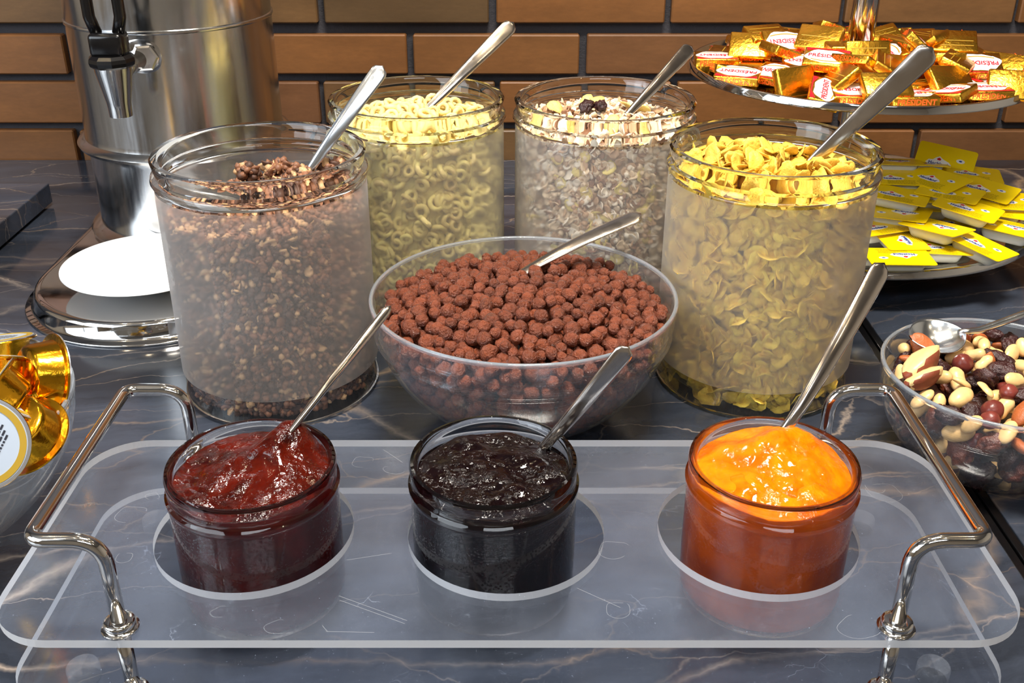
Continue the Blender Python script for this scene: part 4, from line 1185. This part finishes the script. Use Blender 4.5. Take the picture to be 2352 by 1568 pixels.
# ------------------------------------------------------------------ two-tier stand
SX, SY = .343, 1.048; ZU, ZLO = .180, .040
st = thing('tier_stand', (SX, SY, 0), 'two-tier round stainless steel stand with a central pole', 'stand')
def platter(R, z):
    return [(.0001, z), (R * .80, z), (R * .86, z + .001), (R * .93, z + .0046), (R * .970, z + .0076), (R * .980, z + .0080), (R * .988, z + .0074), (R, z + .0028), (R * 1.0, z + .0010), (R * .990, z + .0006), (R * .962, z + .0050), (R * .93, z + .0030), (R * .86, z - .0015), (R * .80, z - .0022), (.0001, z - .0022)]
obj('upper_platter', lathe('upper_platter', platter(.1656, ZU - .006), 128, [M['steel_base']], None, closed=False), st)
obj('lower_platter', lathe('lower_platter', platter(.195, ZLO - .006), 128, [M['steel_base']], None, closed=False), st)
obj('pole', lathe('pole', [(.0001, .0), (.0080, .0), (.0080, .165), (.0105, .172), (.0125, .182), (.0125, .42), (.0001, .42)], 48, [M['steel']], None, closed=False), st)
obj('foot', lathe('foot', [(.0001, 0), (.075, 0), (.078, .002), (.070, .008), (.030, .020), (.014, .031), (.0001, .032)], 64, [M['black']], None, closed=False), st)

# golden butter packs
PW, PD, PH = .0425, .0275, .0092
pack_box = box_me('foil_wrap', PW, PD, PH, [M['foil']], .0016, 2, True)
rr_ = random.Random(3)
for v in pack_box.vertices:
    v.co += Vector((rr_.uniform(-1, 1), rr_.uniform(-1, 1), rr_.uniform(-1, 1))) * .00035
def blob(w_, h_, n=28, seed=0, amp=.08):
    return [(w_ * math.cos(a) * (1 + amp * math.sin(4 * a + seed)), h_ * math.sin(a) * (1 + amp * math.cos(6 * a + seed))) for a in np.linspace(0, 2 * PI, n, endpoint=False)]
sticker = poly_me('printed_label', blob(PW * .47, PD * .40), PH / 2, PH / 2 + .0002, M['label_white'])
red_edge = poly_me('red_border', [(-PW * .44, PD * .30), (-PW * .2, PD * .44), (PW * .2, PD * .44), (PW * .46, PD * .30), (PW * .46, PD * .48), (-PW * .46, PD * .48)], PH / 2 - .0001, PH / 2 + .00015, M['label_red'])
gold_arc = poly_me('gold_flourish', [(x * PW * .34, -PD * .22 - .0022 * math.cos(x * 1.5) + .0012) for x in np.linspace(-1, 1, 9)] + [(x * PW * .34, -PD * .22 - .0022 * math.cos(x * 1.5)) for x in np.linspace(1, -1, 9)], PH / 2 + .0002, PH / 2 + .0004, M['label_gold'])
word_top = text_me('lettering', 'PRÉSIDENT', .0070, M['label_red'], .0002, 0, .0001, 1.0)
word_side = text_me('lettering', 'PRÉSIDENT', .0070, M['label_orange'], .0002, 0, .0001, 1.0)
line_back = poly_me('printed_line', [(-PW * .4, 0), (PW * .4, 0), (PW * .4, .0007), (-PW * .4, .0007)], PH / 2, PH / 2 + .0001, M['label_gold'])
def butter(P, R, style, label, group, text=True):
    t = thing('butter_pack', (0, 0, 0), label, 'butter', group); t.matrix_world = Matrix.Translation(P) @ R.to_4x4()
    w_ = obj('foil_wrap', pack_box, t)
    if style == 'label':
        s_ = obj('printed_label', sticker, w_); obj('red_border', red_edge, w_); obj('gold_flourish', gold_arc, s_ if False else w_)
        q = obj('lettering', word_top, w_, (0, .0006, PH / 2 + .0003))
    if text:
        q = obj('lettering', word_side, w_, (0, -PD / 2 - .0001, 0)); q.rotation_euler = (PI / 2, 0, 0)
        q = obj('lettering', word_side, w_, (0, PD / 2 + .0001, 0)); q.rotation_euler = (PI / 2, 0, PI)
    if style == 'back':
        for k in range(3): obj('printed_line', line_back, w_, (0, -.006 + .006 * k, 0))
    return t
def Rz(yaw, pitch=0, roll=0):
    return (Matrix.Rotation(math.radians(yaw), 3, 'Z') @ Matrix.Rotation(math.radians(pitch), 3, 'X') @ Matrix.Rotation(math.radians(roll), 3, 'Y'))
ub = ZU - .006 + PH / 2 + .0005
# px, py, dz above the platter, yaw, pitch, roll, style, label
BH = [(1963, 216, .002, 178, -14, 0, 'label', 'gold butter pack with its white label upside down, front of the upper tier'),
      (2092, 227, .002, 3, 0, 0, 'label', 'gold butter pack whose long side reads straight towards us'),
      (2176, 215, .004, 130, -10, 12, 'label', 'butter pack turned askew between the long-side pack and its right neighbour'),
      (2262, 210, .004, 183, -4, 0, 'label', 'butter pack with a white label lying level near the right rim'),
      (2325, 198, .008, 165, -55, 0, 'plain', 'butter pack leaning outward at the right rim of the upper tier'),
      (1696, 174, .004, 158, -12, 0, 'label', 'butter pack with a wavy white label resting on the left rim'),
      (1782, 172, .007, 128, -22, 4, 'label', 'butter pack with a tilted white label pointing down to the left rim'),
      (1645, 137, .006, 176, -4, 0, 'label', 'butter pack farthest left, its white label seen from the side'),
      (1850, 148, .012, 172, -18, 0, 'label', 'butter pack with a white label lying mid-left of the pile'),
      (1825, 190, .005, 28, -62, 0, 'plain', 'orange-lit butter pack standing on its edge near the front left'),
      (1930, 178, .012, 100, -40, 8, 'back', 'butter pack showing its dull gold back, left of the centre front'),
      (1992, 130, .022, 4, -60, 0, 'back', 'butter pack propped upright in front of the pole'),
      (1952, 112, .026, 180, 0, 0, 'plain', 'butter pack bridging the pile right below the pole'),
      (2035, 200, .012, 2, -30, 0, 'back', 'butter pack with readable side lettering behind the front row'),
      (2105, 100, .030, 70, -40, 10, 'label', 'butter pack with a red edge and white label tilted up beside the long spoon'),
      (2245, 152, .016, 176, -30, 0, 'label', 'butter pack with a white label leaning back in the right half'),
      (2190, 100, .026, 170, -35, 0, 'back', 'pale gold butter pack upright behind the spoon tip'),
      (2300, 155, .014, 140, -45, 0, 'plain', 'butter pack slanting down towards the right rim'),
      (1760, 82, .026, 20, -20, 0, 'back', 'butter pack at the peak of the left half of the pile'),
      (1800, 100, .022, 190, -40, 0, 'label', 'butter pack with a rounded white label near the left peak'),
      (1882, 90, .028, 150, -42, 0, 'back', 'butter pack at the top of the pile left of the pole'),
      (1725, 108, .018, 165, -48, 0, 'plain', 'butter pack tilted with lettering below the left peak'),
      (2200, 145, .020, 60, -20, 0, 'back', 'butter pack lying on others under the tip of the long spoon')]
placed = []
for (px, py, dz, yaw, pit, rol, sty, lb) in BH:
    P = at_z(px, py, ub + dz); placed.append(P)
    butter(P, Rz(yaw, pit if yaw > 90 and yaw < 270 else -pit, rol), sty, lb, 'butter packs on the upper tier')
g3 = random.Random(11); cnt = 0
for L, (Rm, zz, nn_) in enumerate([(.136, 0.0, 56), (.122, .0095, 36), (.090, .018, 20)]):
    tries = 0; mine = []
    while len(mine) < nn_ and tries < 4000:
        tries += 1
        a = g3.uniform(0, 2 * PI); r = Rm * math.sqrt(g3.random()); x, y = SX + r * math.cos(a), SY + r * math.sin(a)
        if math.hypot(x - SX, y - SY) < .034: continue
        P = Vector((x, y, ub + zz + g3.uniform(0, .002)))
        if any((P.xy - q.xy).length < .0265 for q in mine) or any((P - q).length < .021 for q in placed): continue
        mine.append(P); sty = g3.choice(['label', 'back', 'back', 'plain', 'label'])
        butter(P, Rz(g3.uniform(0, 360), g3.gauss(0, 7 + 6 * L), g3.gauss(0, 7 + 6 * L)), sty, ('gold butter pack ' + {'label': 'with a white label', 'back': 'showing its lined back', 'plain': 'in bare foil'}[sty] + (' piled behind the pole' if y > SY + .03 else (' piled left of the pole' if x < SX - .02 else (' piled right of the pole' if x > SX + .02 else ' piled in front of the pole')))), 'butter packs on the upper tier'); cnt += 1
    placed += mine

# yellow cheese portion packs on the lower tier
LW, LD = .058, .039
lid_me = poly_me('lid', [(sx * (LW / 2 - .003) + .003 * math.cos(a), sy * (LD / 2 - .003) + .003 * math.sin(a)) for (sx, sy, a0) in ((1, 1, 0), (-1, 1, PI / 2), (-1, -1, PI), (1, -1, 1.5 * PI)) for a in np.linspace(a0, a0 + PI / 2, 5)], 0, .0006, M['lid_yellow'])
def tub_me():
    bm = bmesh.new(); bmesh.ops.create_cube(bm, size=1.0)
    for v in bm.verts:
        top = v.co.z > 0; v.co.x *= (.046 if top else .038); v.co.y *= (.029 if top else .023); v.co.z = 0 if top else -.0125
    bmesh.ops.bevel(bm, geom=[e for e in bm.edges if min(v.co.z for v in e.verts) < -.001], offset=.0045, segments=4, profile=.5, affect='EDGES')
    me = bpy.data.meshes.new('tub'); bm.to_mesh(me); bm.free(); me.materials.append(M['tub']); me.polygons.foreach_set('use_smooth', [True] * len(me.polygons)); return me
tubm = tub_me()
cloud = poly_me('mountain_print', [(-.0125, -.003), (-.010, .001), (-.006, .0015), (-.003, .005), (0, .007), (.003, .0045), (.006, .003), (.010, .0015), (.013, -.0015), (.010, -.0045), (.003, -.006), (-.006, -.0058)], .0006, .00075, M['label_white'])
house = poly_me('house_print', [(-.0015, .0008), (-.0020, .0026), (0, .0042), (.0020, .0026), (.0015, .0008)], .00075, .0009, M['label_red'])
word_y = text_me('lettering', 'Hochland', .0050, M['label_blue'], .00012, 0, .00008, 1.0)
oval = poly_me('oval_print', [(.0042 * math.cos(a), .0026 * math.sin(a)) for a in np.linspace(0, 2 * PI, 20, endpoint=False)], .0006, .00075, M['label_white'])
ovin = poly_me('oval_mark', [(.0016 * math.cos(a), .0009 * math.sin(a)) for a in np.linspace(0, 2 * PI, 10, endpoint=False)], .00075, .0009, M['label_blue'])
smal = None
def small_print():
    V = []; F = []; r = random.Random(5)
    for k in range(6):
        y = k * .0019; x = -.013
        while x < .013:
            L = r.uniform(.0008, .0028); b = len(V); V += [(x, y, .00068), (x + L, y, .00068), (x + L, y + .0009, .00068), (x, y + .0009, .00068)]; F.append((b, b + 1, b + 2, b + 3)); x += L + .0005
    return mesh_from('small_print', V, F, [M['lid_text']], None, False)
smal = small_print()
def cheese(P, R, label, group='yellow cheese packs on the lower tier'):
    t = thing('cheese_pack', (0, 0, 0), label, 'cheese portion', group); t.matrix_world = Matrix.Translation(P) @ R.to_4x4()
    obj('tub', tubm, t); l = obj('lid', lid_me, t); l['label'] = 'yellow film lid with a white mountain logo'
    obj('mountain_print', cloud, l, (-.006, -.002, 0)); obj('house_print', house, l, (-.006, -.001, 0)); obj('lettering', word_y, l, (-.006, -.0045, .0009))
    obj('oval_print', oval, l, (.0145, .004, 0)); obj('oval_mark', ovin, l, (.0145, .004, 0)); obj('small_print', smal, l, (.002, -.0175, 0))
lb0 = ZLO - .006 + .0137
YP = [(2252, 562, .006, -52, -4, 8, 'yellow cheese pack at the front right, its mountain logo readable'),
      (2151, 521, .014, 127, 3, 4, 'yellow cheese pack propped diagonally on the front ones, logo upside down'),
      (2224, 478, .024, -38, 2, 6, 'yellow cheese pack high in the middle with its white tub showing'),
      (2066, 548, .002, 92, 0, 0, 'yellow cheese pack beside the corn flake jar with its logo sideways'),
      (2064, 590, .001, 178, 0, 0, 'yellow cheese pack nearest the platter rim behind the jam spoon tip'),
      (2150, 566, .0, -8, 0, 0, 'yellow cheese pack under the diagonal one, white tub facing us'),
      (2062, 447, .026, -28, 2, 3, 'yellow cheese pack stacked high beside the jar rim'),
      (2062, 490, .014, 150, 0, 3, 'yellow cheese pack under the high stack beside the jar'),
      (2318, 523, .010, 138, 3, 0, 'yellow cheese pack at the right frame edge with a deep tub side'),
      (2262, 434, .026, -42, 8, 4, 'yellow cheese pack sloping on the back right of the heap'),
      (2318, 462, .020, -12, 6, 0, 'yellow cheese pack overlapping the back right ones at the frame edge'),
      (2170, 372, .034, -30, 38, 8, 'yellow cheese pack standing up highest at the back'),
      (2232, 398, .028, -14, 4, 4, 'yellow cheese pack behind the sloping back right one'),
      (2110, 376, .034, 165, 12, 0, 'yellow cheese pack in shade at the back beside the highest one'),
      (2052, 372, .036, 175, 8, 0, 'yellow cheese pack at the far back next to the jar rim'),
      (2060, 408, .030, -8, 4, 0, 'yellow cheese pack in shade behind the high stack'),
      (2150, 412, .032, -58, 10, 0, 'yellow cheese pack in shade in the middle of the heap'),
      (2182, 442, .028, -36, 4, 0, 'yellow cheese pack in shade above the white-tubbed middle one'),
      (2290, 478, .014, -30, 4, 0, 'yellow cheese pack tucked right of the middle one'),
      (2118, 446, .022, -20, 4, 0, 'yellow cheese pack in shade right of the high stack'),
      (2122, 470, .012, 170, 0, 0, 'yellow cheese pack low in the shade behind the diagonal one'),
      (2345, 505, .004, 60, 0, 0, 'yellow cheese pack half cut by the frame at the right'),
      (2020, 520, .006, 20, 0, 0, 'yellow cheese pack mostly hidden by the corn flake jar')]
ypl = []
for (px, py, dz, yaw, pit, rol, lb) in YP:
    P = at_z(px, py, lb0 + dz); ypl.append(P); cheese(P, Rz(yaw, pit, rol), lb)
r5 = random.Random(21)
mine = []
tries = 0
while len(mine) < 10 and tries < 3000:
    tries += 1; a = r5.uniform(0, 2 * PI); r = .150 * math.sqrt(r5.random()); P = Vector((SX + r * math.cos(a), SY + r * math.sin(a), lb0))
    if r < .045 or any((P.xy - q.xy).length < .046 for q in mine) or any((P.xy - q.xy).length < .036 and q.z < P.z + .012 for q in ypl): continue
    mine.append(P); cheese(P, Rz(r5.uniform(0, 360)), 'yellow cheese pack at the bottom of the lower tier heap')
for (x, y) in SPOTS:
    pass
